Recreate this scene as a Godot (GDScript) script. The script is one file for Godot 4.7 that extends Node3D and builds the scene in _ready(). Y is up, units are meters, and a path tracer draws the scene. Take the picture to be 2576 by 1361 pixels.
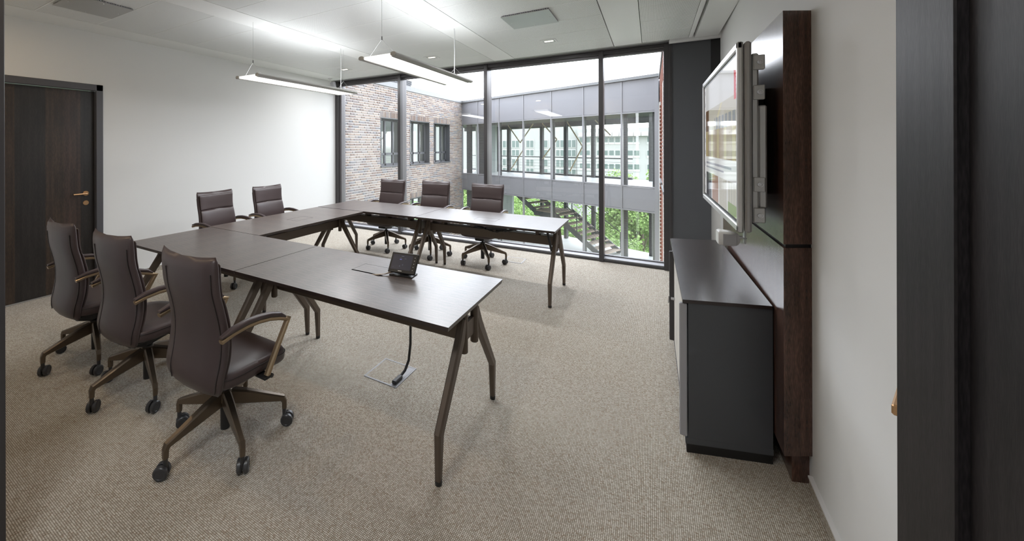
extends Node3D
# Meeting room with a U of tables, a glazed wall on a courtyard; metres, y up, window wall along -z.

var T := Transform3D.IDENTITY
var used := {}
var M := {}
var rng := RandomNumberGenerator.new()
const CEIL := 2.84
const WZ := -5.94

# ------------------------------------------------------------------ helpers
func lin(r: float, g: float, b: float, a := 1.0) -> Color:
	var c := Color(r, g, b).linear_to_srgb()
	c.a = a
	return c

func numbered(n: String) -> String:
	if not used.has(n):
		used[n] = 0
		return n
	used[n] += 1
	return "%s_%03d" % [n, used[n]]

func tool() -> SurfaceTool:
	var st := SurfaceTool.new()
	st.begin(Mesh.PRIMITIVE_TRIANGLES)
	st.set_smooth_group(-1)
	return st

func tri(st: SurfaceTool, a: Vector3, b: Vector3, c: Vector3, n: Vector3) -> void:
	if (a - c).cross(a - b).dot(n) < 0.0:
		var k := b
		b = c
		c = k
	st.add_vertex(T * a)
	st.add_vertex(T * b)
	st.add_vertex(T * c)

func quad(st: SurfaceTool, a: Vector3, b: Vector3, c: Vector3, d: Vector3, n: Vector3) -> void:
	tri(st, a, b, c, n)
	tri(st, a, c, d, n)

# box with chamfered edges
func box(st: SurfaceTool, c: Vector3, s: Vector3, b := 0.0) -> void:
	st.set_smooth_group(-1)
	var h := s * 0.5
	var ax := [Vector3.RIGHT, Vector3.UP, Vector3.BACK]
	for i in 3:
		for sg in [-1.0, 1.0]:
			var j := (i + 1) % 3
			var k := (i + 2) % 3
			var n: Vector3 = ax[i] * sg
			var u: Vector3 = ax[j] * (h[j] - b)
			var w: Vector3 = ax[k] * (h[k] - b)
			var o: Vector3 = c + n * h[i]
			quad(st, o - u - w, o + u - w, o + u + w, o - u + w, n)
	if b <= 0.0:
		return
	for i in 3:
		var j := (i + 1) % 3
		var k := (i + 2) % 3
		for sj in [-1.0, 1.0]:
			for sk in [-1.0, 1.0]:
				var l: Vector3 = ax[i] * (h[i] - b)
				var p: Vector3 = c + ax[j] * sj * h[j] + ax[k] * sk * (h[k] - b)
				var q: Vector3 = c + ax[j] * sj * (h[j] - b) + ax[k] * sk * h[k]
				quad(st, p - l, p + l, q + l, q - l, ax[j] * sj + ax[k] * sk)
	for x in [-1.0, 1.0]:
		for y in [-1.0, 1.0]:
			for z in [-1.0, 1.0]:
				tri(st, c + Vector3(x * h.x, y * (h.y - b), z * (h.z - b)), c + Vector3(x * (h.x - b), y * h.y, z * (h.z - b)), c + Vector3(x * (h.x - b), y * (h.y - b), z * h.z), Vector3(x, y, z))

# box from two corners
func bx(st: SurfaceTool, x0: float, x1: float, y0: float, y1: float, z0: float, z1: float, b := 0.0) -> void:
	box(st, Vector3((x0 + x1) / 2, (y0 + y1) / 2, (z0 + z1) / 2), Vector3(absf(x1 - x0), absf(y1 - y0), absf(z1 - z0)), b)

# upright prism over a convex polygon of (x, z)
func prism(st: SurfaceTool, poly: Array, y0: float, y1: float) -> void:
	st.set_smooth_group(-1)
	var m := Vector3.ZERO
	for p in poly:
		m += Vector3(p.x, 0, p.y) / poly.size()
	for i in poly.size():
		var p: Vector2 = poly[i]
		var q: Vector2 = poly[(i + 1) % poly.size()]
		var e := Vector3(q.x - p.x, 0, q.y - p.y)
		var n := Vector3(e.z, 0, -e.x)
		if n.dot(Vector3(p.x, 0, p.y) - m) < 0:
			n = -n
		quad(st, Vector3(p.x, y0, p.y), Vector3(q.x, y0, q.y), Vector3(q.x, y1, q.y), Vector3(p.x, y1, p.y), n)
	for i in range(1, poly.size() - 1):
		for y in [y0, y1]:
			tri(st, Vector3(poly[0].x, y, poly[0].y), Vector3(poly[i].x, y, poly[i].y), Vector3(poly[i + 1].x, y, poly[i + 1].y), Vector3(0, 1 if y == y1 else -1, 0))

# smooth sheet f(u, v), u and v in 0..1
func sheet(st: SurfaceTool, nu: int, nv: int, f: Callable) -> void:
	st.set_smooth_group(0)
	var g := []
	for i in nu + 1:
		var row := PackedVector3Array()
		for j in nv + 1:
			row.append(T * (f.call(float(i) / nu, float(j) / nv) as Vector3))
		g.append(row)
	for i in nu:
		for j in nv:
			for p in [g[i][j], g[i + 1][j], g[i + 1][j + 1], g[i][j], g[i + 1][j + 1], g[i][j + 1]]:
				st.add_vertex(p)
	st.set_smooth_group(-1)

# round tube through points
func tube(st: SurfaceTool, pts: Array, r, sides := 10) -> void:
	var n := pts.size()
	var rings := []
	var up := Vector3(0.31, 0.93, 0.17)
	for i in n:
		var t: Vector3 = (pts[mini(i + 1, n - 1)] - pts[maxi(i - 1, 0)]).normalized()
		if absf(t.dot(up)) > 0.95:
			up = Vector3(0.9, 0.1, 0.4)
		var a := t.cross(up).normalized()
		up = a.cross(t).normalized()
		var rr: float = r[i] if r is Array else r
		var ring := PackedVector3Array()
		for k in sides:
			var w := TAU * k / sides
			ring.append(pts[i] + (a * cos(w) + up * sin(w)) * rr)
		rings.append(ring)
	st.set_smooth_group(0)
	for i in n - 1:
		for k in sides:
			var l := (k + 1) % sides
			var p: Vector3 = rings[i][k]
			quad(st, p, rings[i][l], rings[i + 1][l], rings[i + 1][k], p - pts[i])
	st.set_smooth_group(-1)
	for e in [0, n - 1]:
		for k in range(1, sides - 1):
			tri(st, rings[e][0], rings[e][k], rings[e][k + 1], pts[e] - pts[1 if e == 0 else n - 2])

# flat-sided bar swept through points that lie in a plane across `side`; ws across the plane, hs in it
func bar(st: SurfaceTool, pts: Array, ws: Array, hs: Array, side: Vector3, cut := 0.25) -> void:
	var n := pts.size()
	var rings := []
	for i in n:
		var t0: Vector3 = (pts[i] - pts[i - 1]).normalized() if i > 0 else (pts[1] - pts[0]).normalized()
		var t1: Vector3 = (pts[i + 1] - pts[i]).normalized() if i < n - 1 else t0
		var t := (t0 + t1).normalized()
		var up := t.cross(side).normalized()
		var k := 1.0 / maxf(0.4, t.dot(t0))
		var w: float = ws[i] / 2
		var h: float = hs[i] / 2
		var c := minf(w, h) * cut
		var ring := PackedVector3Array()
		for q in [Vector2(w, h - c), Vector2(w - c, h), Vector2(c - w, h), Vector2(-w, h - c), Vector2(-w, c - h), Vector2(c - w, -h), Vector2(w - c, -h), Vector2(w, c - h)]:
			ring.append(pts[i] + side * q.x + up * q.y * k)
		rings.append(ring)
	st.set_smooth_group(-1)
	for i in n - 1:
		for k in 8:
			var l := (k + 1) % 8
			quad(st, rings[i][k], rings[i][l], rings[i + 1][l], rings[i + 1][k], (rings[i][k] + rings[i][l]) / 2 - pts[i])
	for e in [0, n - 1]:
		for k in range(1, 7):
			tri(st, rings[e][0], rings[e][k], rings[e][k + 1], pts[e] - pts[1 if e == 0 else n - 2])

# as bar, but with a soft oval section
func softbar(st: SurfaceTool, pts: Array, ws: Array, hs: Array, side: Vector3, e := 0.6) -> void:
	var n := pts.size()
	var k := 14
	var grid := []
	for i in n:
		var t: Vector3 = (pts[mini(i + 1, n - 1)] - pts[maxi(i - 1, 0)]).normalized()
		var up := t.cross(side).normalized()
		var ring := []
		for j in k + 1:
			var a := TAU * j / k
			ring.append(pts[i] + side * sup(cos(a), e) * ws[i] / 2 + up * sup(sin(a), e) * hs[i] / 2)
		grid.append(ring)
	sheet(st, n - 1, k, func(u: float, v: float) -> Vector3:
		return grid[int(roundf(u * (n - 1)))][int(roundf(v * k))])
	for q in [0, n - 1]:
		for j in k:
			tri(st, pts[q], grid[q][j], grid[q][j + 1], pts[q] - pts[1 if q == 0 else n - 2])

# turned shape, profile of (radius, height) about y
func lathe(st: SurfaceTool, c: Vector3, prof: Array, seg := 20, soft := false) -> void:
	for i in prof.size() - 1:
		st.set_smooth_group(0 if soft else i + 1)
		var p: Vector2 = prof[i]
		var q: Vector2 = prof[i + 1]
		for k in seg:
			var a := TAU * k / seg
			var b := TAU * (k + 1) / seg
			var da := Vector3(cos(a), 0, sin(a))
			var db := Vector3(cos(b), 0, sin(b))
			var n := (da + db) * (q.y - p.y) + Vector3.DOWN * (q.x - p.x) * 2.0
			quad(st, c + da * p.x + Vector3.UP * p.y, c + db * p.x + Vector3.UP * p.y, c + db * q.x + Vector3.UP * q.y, c + da * q.x + Vector3.UP * q.y, n)
	st.set_smooth_group(-1)

func done(st: SurfaceTool) -> ArrayMesh:
	st.generate_normals()
	return st.commit()

func inst(called: String, mesh: Mesh, mat: Material, parent: Node3D) -> MeshInstance3D:
	var o := MeshInstance3D.new()
	o.name = called
	o.mesh = mesh
	o.material_override = null
	for i in mesh.get_surface_count():
		o.set_surface_override_material(i, mat)
	parent.add_child(o, true)
	return o

func part(called: String, st: SurfaceTool, mat: Material, parent: Node3D) -> MeshInstance3D:
	return inst(called, done(st), mat, parent)

# part whose shape is given in room coordinates
func wpart(called: String, st: SurfaceTool, mat: Material, parent: Node3D) -> MeshInstance3D:
	var o := part(called, st, mat, parent)
	var p := parent
	while p != self and p != null:
		o.position -= p.position
		p = p.get_parent() as Node3D
	return o

func tag(o: Node3D, label: String, category: String, group := "") -> Node3D:
	o.set_meta("label", label)
	o.set_meta("category", category)
	if group != "":
		o.set_meta("group", group)
	return o

func thing(called: String, at: Vector3, label: String, category: String, group := "") -> Node3D:
	var o := Node3D.new()
	o.name = numbered(called)
	add_child(o)
	o.position = at
	return tag(o, label, category, group)

func setting(called: String, at := Vector3.ZERO, label := "") -> Node3D:
	var o := Node3D.new()
	o.name = called
	add_child(o)
	o.position = at
	o.set_meta("kind", "structure")
	if label != "":
		o.set_meta("label", label)
	return o

func struct(called: String, st: SurfaceTool, mat: Material) -> MeshInstance3D:
	var o := part(called, st, mat, self)
	o.set_meta("kind", "structure")
	return o

# ------------------------------------------------------------------ materials
func mat(n: String, c: Color, rough := 0.6, metal := 0.0, spec := 0.5) -> StandardMaterial3D:
	var m := StandardMaterial3D.new()
	m.resource_name = n
	m.albedo_color = c
	m.roughness = rough
	m.metallic = metal
	m.metallic_specular = spec
	M[n] = m
	return m

func triplanar(m: StandardMaterial3D, scale: float, world := true) -> void:
	m.uv1_triplanar = true
	m.uv1_world_triplanar = world
	m.uv1_scale = Vector3.ONE * scale
	m.uv1_triplanar_sharpness = 8.0

func picture(w: int, h: int, f: Callable) -> ImageTexture:
	var d := PackedByteArray()
	d.resize(w * h * 3)
	var k := 0
	for y in h:
		for x in w:
			var c: Color = f.call(x, y)
			d[k] = clampi(int(c.r * 255.0 + 0.5), 0, 255)
			d[k + 1] = clampi(int(c.g * 255.0 + 0.5), 0, 255)
			d[k + 2] = clampi(int(c.b * 255.0 + 0.5), 0, 255)
			k += 3
	return ImageTexture.create_from_image(Image.create_from_data(w, h, false, Image.FORMAT_RGB8, d))

func carpet() -> void:
	# looped weave: 128 by 128 stitches of 7 mm
	var n := 128
	var px := 8
	var w := n * px
	var col := PackedByteArray()
	col.resize(w * w * 3)
	var hgt := PackedByteArray()
	hgt.resize(w * w)
	var tone := []
	rng.seed = 11
	for i in n * n:
		var base := Vector3(0.41, 0.368, 0.305).lerp(Vector3(0.62, 0.585, 0.52), rng.randf())
		if rng.randf() < 0.12:
			base = base.lerp(Vector3(0.30, 0.21, 0.14), 0.45)
		tone.append(base)
	for y in w:
		var cy := y / px
		var fy := (float(y % px) + 0.5) / px - 0.5
		for x in w:
			var xs := x
			var cx := xs / px
			var fx := (float(xs % px) + 0.5) / px - 0.5
			var e := (absf(fx) * 2.0) ** 2.0 + (absf(fy) * 2.0) ** 2.0
			var h := clampf(1.55 - e, 0.0, 1.0)
			var b: Vector3 = tone[cy * n + cx]
			# pale loops, and a small brown square where stitch corners meet
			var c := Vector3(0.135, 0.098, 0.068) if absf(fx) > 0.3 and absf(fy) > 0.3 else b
			var s := lin(c.x, c.y, c.z)
			var k := (y * w + x)
			col[k * 3] = int(s.r * 255)
			col[k * 3 + 1] = int(s.g * 255)
			col[k * 3 + 2] = int(s.b * 255)
			hgt[k] = int(h * 255)
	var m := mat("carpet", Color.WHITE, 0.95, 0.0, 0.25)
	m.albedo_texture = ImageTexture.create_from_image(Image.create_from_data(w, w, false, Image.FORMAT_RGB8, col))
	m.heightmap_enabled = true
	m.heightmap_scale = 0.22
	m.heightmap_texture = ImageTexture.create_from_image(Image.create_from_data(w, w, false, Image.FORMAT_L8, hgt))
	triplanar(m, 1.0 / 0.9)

var grain_u: ImageTexture
var grain_v: ImageTexture
var pore_u: ImageTexture
var pore_v: ImageTexture

func woods() -> void:
	var a := FastNoiseLite.new()
	a.seed = 5
	a.frequency = 0.02
	a.fractal_octaves = 4
	var b := FastNoiseLite.new()
	b.seed = 9
	b.frequency = 0.11
	b.fractal_octaves = 2
	var w := 512
	# streaks run along u; wraps by mirroring
	var f := func(x: int, y: int) -> float:
		var mx := absf(x - 256.0)
		var my := absf(y - 256.0)
		var s := a.get_noise_2d(mx * 0.12, my * 1.6) * 0.55 + b.get_noise_2d(mx * 0.25, my * 3.0) * 0.5
		return clampf(0.76 + s * 0.5, 0.4, 1.0)
	var gu := Image.create(w, w, false, Image.FORMAT_RGB8)
	var gv := Image.create(w, w, false, Image.FORMAT_RGB8)
	for y in w:
		for x in w:
			var q: float = f.call(x, y)
			var c := Color(q, q * 0.985, q * 0.97)
			gu.set_pixel(x, y, c)
			gv.set_pixel(y, x, c)
	grain_u = ImageTexture.create_from_image(gu)
	grain_v = ImageTexture.create_from_image(gv)

func wood(n: String, c: Color, rough: float, along_u: bool, scale: float, bump := 0.006, spec := 0.5) -> StandardMaterial3D:
	var m := mat(n, c, rough, 0.0, spec)
	m.albedo_texture = grain_u if along_u else grain_v
	m.heightmap_enabled = true
	m.heightmap_scale = bump
	m.heightmap_texture = m.albedo_texture
	m.clearcoat_enabled = true
	m.clearcoat = 0.25
	m.clearcoat_roughness = rough * 0.9
	triplanar(m, scale)
	return m

func materials() -> void:
	carpet()
	woods()
	mat("white_wall", lin(0.70, 0.705, 0.70), 0.75, 0, 0.3)
	mat("white_ceiling", lin(0.76, 0.765, 0.755), 0.5, 0, 0.4)
	# perforated metal tile, holes of 3 mm
	var perf := mat("perforated_tile", lin(0.80, 0.81, 0.80), 0.42, 0, 0.5)
	perf.albedo_texture = picture(32, 32, func(x: int, y: int) -> Color:
		var d := Vector2(x % 16 - 7.5, y % 16 - 7.5).length()
		return Color(0.42, 0.42, 0.42) if d < 4.2 else Color.WHITE)
	triplanar(perf, 1.0 / 0.014)
	mat("ceiling_band", lin(0.78, 0.785, 0.775), 0.35, 0, 0.5)
	mat("frame_dark", lin(0.052, 0.049, 0.051), 0.38, 0.2, 0.5)
	mat("door_frame_grey", lin(0.082, 0.081, 0.090), 0.4, 0.1, 0.5)
	mat("frame_light", lin(0.15, 0.144, 0.15), 0.42, 0.3, 0.5)
	mat("sill_white", lin(0.35, 0.35, 0.37), 0.4, 0.1, 0.5)
	mat("charcoal_panel", lin(0.080, 0.083, 0.091), 0.45, 0, 0.4)
	mat("black", lin(0.010, 0.010, 0.011), 0.45, 0, 0.5)
	mat("dead_black", lin(0.002, 0.002, 0.002), 0.9, 0, 0.05)
	mat("black_rubber", lin(0.018, 0.018, 0.019), 0.5, 0, 0.5)
	mat("caster_grey", lin(0.04, 0.04, 0.043), 0.35, 0, 0.5)
	mat("bronze", lin(0.145, 0.112, 0.082), 0.34, 0.75, 0.5)
	mat("bronze_dark", lin(0.115, 0.088, 0.068), 0.42, 0.4, 0.5)
	mat("bronze_light", lin(0.36, 0.27, 0.175), 0.33, 0.8, 0.5)
	mat("copper", lin(0.62, 0.38, 0.20), 0.28, 0.95, 0.5)
	mat("steel", lin(0.55, 0.55, 0.56), 0.28, 0.9, 0.5)
	mat("aluminium", lin(0.46, 0.46, 0.455), 0.36, 0.7, 0.5)
	mat("lamp_grey", lin(0.42, 0.415, 0.40), 0.45, 0.35, 0.5)
	mat("tv_silver", lin(0.62, 0.62, 0.62), 0.30, 0.3, 0.5)
	mat("tv_grey", lin(0.34, 0.335, 0.33), 0.34, 0.15, 0.5)
	mat("plastic_white", lin(0.68, 0.68, 0.68), 0.4, 0, 0.5)
	mat("plastic_grey", lin(0.33, 0.33, 0.35), 0.5, 0, 0.5)
	mat("cable_beige", lin(0.45, 0.36, 0.28), 0.6)
	mat("edge_brown", lin(0.030, 0.020, 0.018), 0.4)
	mat("tambour", lin(0.62, 0.60, 0.56), 0.5)
	wood("table_wood_x", lin(0.14, 0.106, 0.093), 0.33, true, 5.0, 0.004)
	wood("table_wood_z", lin(0.155, 0.114, 0.096), 0.33, false, 5.0, 0.004)
	wood("table_edge", lin(0.05, 0.030, 0.026), 0.4, true, 2.6)
	wood("panel_wood", lin(0.15, 0.078, 0.058), 0.27, false, 1.7, 0.004)
	wood("cabinet_wood", lin(0.085, 0.064, 0.058), 0.26, false, 3.6, 0.03)
	(M.cabinet_wood as StandardMaterial3D).clearcoat = 0.8
	wood("door_brown", lin(0.058, 0.036, 0.023), 0.42, false, 1.3)
	wood("door_black", lin(0.024, 0.020, 0.019), 0.42, false, 1.3)
	wood("door_red", lin(0.068, 0.040, 0.030), 0.42, false, 1.3)
	wood("jamb_wood", lin(0.020, 0.017, 0.018), 0.5, false, 6.0)
	(M.jamb_wood as StandardMaterial3D).clearcoat_enabled = false
	(M.jamb_wood as StandardMaterial3D).metallic_specular = 0.3
	var le := mat("leather", lin(0.056, 0.038, 0.038), 0.38, 0, 0.5)
	le.rim_enabled = true
	le.rim = 0.1
	le.rim_tint = 0.3
	var nz := FastNoiseLite.new()
	nz.seed = 3
	nz.noise_type = FastNoiseLite.TYPE_CELLULAR
	nz.frequency = 0.09
	var nt := Image.create(256, 256, false, Image.FORMAT_L8)
	for y in 256:
		for x in 256:
			var q := 0.5 + 0.5 * nz.get_noise_2d(absf(x - 128.0) * 1.7, absf(y - 128.0) * 1.7)
			nt.set_pixel(x, y, Color(q, q, q))
	le.heightmap_enabled = true
	le.heightmap_scale = 0.02
	le.heightmap_texture = ImageTexture.create_from_image(nt)
	triplanar(le, 6.0, false)
	mat("leather_seam", lin(0.020, 0.015, 0.015), 0.4)
	var gl := mat("window_glass", lin(0.9, 1.0, 0.97, 0.004), 0.0, 0, 0.5)
	gl.transparency = BaseMaterial3D.TRANSPARENCY_ALPHA
	var g2 := mat("facade_glass", lin(0.30, 0.42, 0.38, 0.008), 0.0, 0, 0.5)
	g2.transparency = BaseMaterial3D.TRANSPARENCY_ALPHA
	var lm := mat("lamp_glow", Color(0.9, 0.9, 0.9), 0.5)
	lm.emission_enabled = true
	lm.emission = Color(1.0, 0.99, 0.965)
	lm.emission_energy_multiplier = 1.15
	var dl := mat("downlight_glow", Color(0.9, 0.9, 0.9), 0.5)
	dl.emission_enabled = true
	dl.emission = Color(1.0, 0.96, 0.88)
	dl.emission_energy_multiplier = 1.6
	# outside
	mat("mortar", lin(0.62, 0.605, 0.59), 0.9, 0, 0.2)
	mat("facade_panel", lin(0.205, 0.203, 0.222), 0.4, 0.0, 0.5)
	mat("facade_frame", lin(0.215, 0.212, 0.228), 0.4, 0.1, 0.5)
	mat("fascia", lin(0.16, 0.162, 0.168), 0.5, 0.1, 0.5)
	mat("reveal_grey", lin(0.075, 0.077, 0.085), 0.5, 0.1, 0.5)
	mat("dark_room", lin(0.10, 0.12, 0.12), 0.9)
	mat("pale_room", lin(0.35, 0.39, 0.375), 0.9)
	mat("slab", lin(0.28, 0.30, 0.29), 0.6)
	var pier := mat("dark_brick", lin(0.06, 0.063, 0.07), 0.8)
	pier.albedo_texture = picture(64, 64, func(x: int, y: int) -> Color:
		var r := y / 8
		var xx := (x + (16 if r % 2 == 1 else 0)) % 32
		return Color(1.0, 1.0, 1.0) if y % 8 == 0 or xx < 2 else Color(0.62, 0.62, 0.63))
	triplanar(pier, 1.0 / 0.5)
	mat("stair_steel", lin(0.055, 0.06, 0.065), 0.5, 0.3, 0.5)
	mat("stair_wood", lin(0.27, 0.21, 0.165), 0.7)
	mat("brace_tan", lin(0.33, 0.28, 0.17), 0.7)
	mat("white_concrete", lin(0.21, 0.215, 0.21), 0.9)
	mat("far_glass", lin(0.05, 0.075, 0.07), 0.25)
	mat("far_frame", lin(0.26, 0.265, 0.26), 0.7)
	mat("bark", lin(0.10, 0.08, 0.06), 0.9)
	mat("lawn", lin(0.10, 0.17, 0.06), 0.95)
	var lf := mat("leaf", Color.WHITE, 0.6, 0, 0.3)
	lf.vertex_color_use_as_albedo = true
	lf.backlight_enabled = true
	lf.backlight = Color(0.5, 0.62, 0.3)
	var bk := mat("brick_mixed", Color.WHITE, 0.85, 0, 0.3)
	bk.vertex_color_use_as_albedo = true
	mat("red_brick", lin(0.20, 0.075, 0.052), 0.85, 0, 0.3)
	mat("red_mark", lin(0.5, 0.03, 0.03), 0.5)

# ------------------------------------------------------------------ camera and light
func lights() -> void:
	var cam := Camera3D.new()
	cam.name = "camera"
	add_child(cam)
	var f := 993.3
	var near := 0.05
	cam.near = near
	cam.far = 400.0
	cam.projection = Camera3D.PROJECTION_FRUSTUM
	cam.size = near * 1361.0 / f
	cam.frustum_offset = Vector2(near * (1288.0 - 1017.6) / f, near * (369.7 - 680.5) / f)
	cam.position = Vector3(0, 1.55, 0)
	cam.rotation = Vector3(0, 0.559, -0.003)
	cam.current = true
	var we := WorldEnvironment.new()
	we.name = "surroundings"
	var e := Environment.new()
	e.background_mode = Environment.BG_SKY
	var sk := Sky.new()
	var sm := ProceduralSkyMaterial.new()
	sm.sky_top_color = Color(0.93, 0.96, 1.0)
	sm.sky_horizon_color = Color(0.97, 0.985, 1.0)
	sm.ground_horizon_color = Color(0.60, 0.62, 0.60)
	sm.ground_bottom_color = Color(0.45, 0.47, 0.44)
	sm.sky_energy_multiplier = 1.0
	sk.sky_material = sm
	e.sky = sk
	e.background_energy_multiplier = 7.5
	e.tonemap_mode = Environment.TONE_MAPPER_LINEAR
	e.tonemap_exposure = 1.27
	e.sdfgi_enabled = true
	e.ssao_enabled = true
	e.ssil_enabled = true
	we.environment = e
	add_child(we)

func area(parent: Node3D, called: String, at: Vector3, size: Vector2, energy: float, up: bool, c := Color(0.97, 0.985, 1.0)) -> void:
	var l := AreaLight3D.new()
	l.name = called
	parent.add_child(l, true)
	l.position = at
	l.rotation = Vector3(PI / 2 if up else -PI / 2, 0, 0)
	l.area_size = size
	l.light_energy = energy
	l.light_color = c
	l.area_range = 12.0
	l.shadow_enabled = true

# ------------------------------------------------------------------ room
func wall_x(z: float) -> float:
	return 0.61 + (-2.5 - z) * 0.0233

func room() -> void:
	var st := tool()
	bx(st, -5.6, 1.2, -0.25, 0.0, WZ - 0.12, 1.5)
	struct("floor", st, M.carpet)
	# left wall with a doorway
	st = tool()
	bx(st, -5.5, -5.3, 0, 3.1, WZ - 0.1, -1.99)
	bx(st, -5.5, -5.3, 2.26, 3.1, -1.99, -1.0)
	bx(st, -5.5, -5.3, 0, 3.1, -1.0, 1.5)
	struct("wall_left", st, M.white_wall)
	# right wall, with the doorway the camera looks out of left open
	st = tool()
	prism(st, [Vector2(wall_x(WZ), WZ), Vector2(wall_x(1.5), 1.5), Vector2(1.2, 1.5), Vector2(1.2, WZ)], 0.0, 3.1)
	struct("wall_right", st, M.white_wall)
	# entrance wall on both sides of the wide doorway
	st = tool()
	bx(st, -5.3, -2.05, 0, 3.1, -0.44, -0.32)
	bx(st, -2.05, 0.17, 2.3, 3.1, -0.44, -0.32)
	bx(st, 0.175, wall_x(-0.4) + 0.05, 0, 3.1, -0.44, -0.32)
	struct("wall_entrance", st, M.white_wall)
	st = tool()
	bx(st, -5.5, 1.2, 0, 3.1, 1.3, 1.5)
	struct("wall_back", st, M.white_wall)
	# dark jambs of the entrance
	st = tool()
	bx(st, -2.05, -2.03, 0, 2.3, -0.455, -0.305, 0.002)
	struct("trim_1", st, M.frame_dark)
	var j := setting("trim_2", Vector3(0.16, 0, -0.42), "dark wooden door jamb close by at the right edge")
	st = tool()
	bx(st, 0.1575, 0.176, 0, 2.3, -0.453, -0.384, 0.001)
	wpart("jamb_board", st, M.jamb_wood, j)
	st = tool()
	bx(st, 0.163, 0.176, 0, 2.3, -0.3835, -0.30)
	wpart("jamb_frame", st, M.jamb_wood, j)
	# carpet upstands with a white top strip
	for side in ["left", "right"]:
		var b := setting("baseboard_" + side)
		var a := tool()
		var c := tool()
		if side == "left":
			for zz in [[WZ + 0.03, -1.99], [-1.0, -0.45]]:
				bx(a, -5.3, -5.288, 0, 0.058, zz[0], zz[1])
				bx(c, -5.3, -5.284, 0.058, 0.066, zz[0], zz[1])
		else:
			for zz in [[-5.9, -4.33], [-2.47, -0.45]]:
				var x0 := wall_x(zz[0])
				var x1 := wall_x(zz[1])
				prism(a, [Vector2(x0 + 0.01, zz[0]), Vector2(x0 - 0.012, zz[0]), Vector2(x1 - 0.012, zz[1]), Vector2(x1 + 0.01, zz[1])], 0, 0.058)
				prism(c, [Vector2(x0 + 0.01, zz[0]), Vector2(x0 - 0.016, zz[0]), Vector2(x1 - 0.016, zz[1]), Vector2(x1 + 0.01, zz[1])], 0.058, 0.066)
		part("carpet_upstand", a, M.carpet, b)
		part("top_strip", c, M.plastic_white, b)

func ceiling() -> void:
	var c := setting("ceiling", Vector3(0, CEIL, 0))
	var st := tool()
	bx(st, -5.6, 1.2, CEIL + 0.06, CEIL + 0.3, WZ - 0.12, 1.5)
	wpart("slab", st, M.white_ceiling, c)
	# plaster border at the left wall and over the entrance
	st = tool()
	bx(st, -5.31, -4.912, CEIL, CEIL + 0.07, -5.76, -0.3)
	wpart("plaster_border", st, M.white_ceiling, c)
	st = tool()
	bx(st, -5.31, 0.62, CEIL, CEIL + 0.07, -0.29, 1.4)
	wpart("plaster_border", st, M.white_ceiling, c)
	# plain bands between the tile fields
	for x in [-3.63, -2.002, -0.405]:
		st = tool()
		bx(st, x + 0.002, x + 0.305, CEIL - 0.001, CEIL + 0.06, -5.755, -0.3, 0.001)
		wpart("ceiling_band", st, M.ceiling_band, c)
	# band along the right wall, hung lower, with a shadow gap on either side
	st = tool()
	bx(st, 0.375, 0.412, CEIL - 0.006, CEIL + 0.06, -5.74, -0.5, 0.001)
	wpart("edge_rail", st, M.white_ceiling, c)
	st = tool()
	bx(st, 0.436, 0.655, CEIL - 0.012, CEIL + 0.04, -5.76, -0.5, 0.001)
	wpart("ceiling_band", st, M.ceiling_band, c)
	st = tool()
	bx(st, 0.383, 0.398, CEIL - 0.0065, CEIL - 0.004, -4.33, -4.30)
	wpart("red_mark", st, M.red_mark, c)
	# perforated tiles, half a metre deep
	var fields := [[-4.905, -3.63], [-3.323, -2.005], [-1.695, -0.408], [-0.098, 0.375]]
	for fx in fields:
		var w: float = fx[1] - fx[0] - 0.006
		var t := tool()
		box(t, Vector3.ZERO, Vector3(w, 0.02, 0.490), 0.002)
		var tm := done(t)
		var t2 := tool()
		box(t2, Vector3.ZERO, Vector3(w, 0.02, 0.46), 0.002)
		var last := done(t2)
		var k := 0
		var z := -5.29
		while z < -0.3:
			var o := inst("ceiling_tile", tm, M.perforated_tile, c)
			o.position = Vector3((fx[0] + fx[1]) / 2, 0.01, z + 0.25)
			z += 0.4985
			k += 1
		var e := inst("ceiling_tile", last, M.perforated_tile, c)
		e.position = Vector3((fx[0] + fx[1]) / 2, 0.01, -5.29 - 0.234)
		for i in 11:
			var jt := tool()
			bx(jt, fx[0], fx[1], CEIL - 0.0006, CEIL + 0.012, -5.294 + 0.4985 * i, -5.286 + 0.4985 * i)
			wpart("joint_strip", jt, M.ceiling_band, c)
	# pelmet strip to the window
	st = tool()
	bx(st, -5.3, 0.19, CEIL, CEIL + 0.06, -5.83, -5.765, 0.001)
	wpart("pelmet", st, M.aluminium, c)
	st = tool()
	bx(st, -5.3, 0.19, CEIL - 0.004, CEIL + 0.06, WZ, -5.832, 0.001)
	wpart("pelmet", st, M.frame_light, c)
	st = tool()
	bx(st, 0.185, 0.70, CEIL - 0.03, CEIL + 0.05, -5.86, -5.78, 0.002)
	wpart("cornice", st, M.white_ceiling, c)

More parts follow.
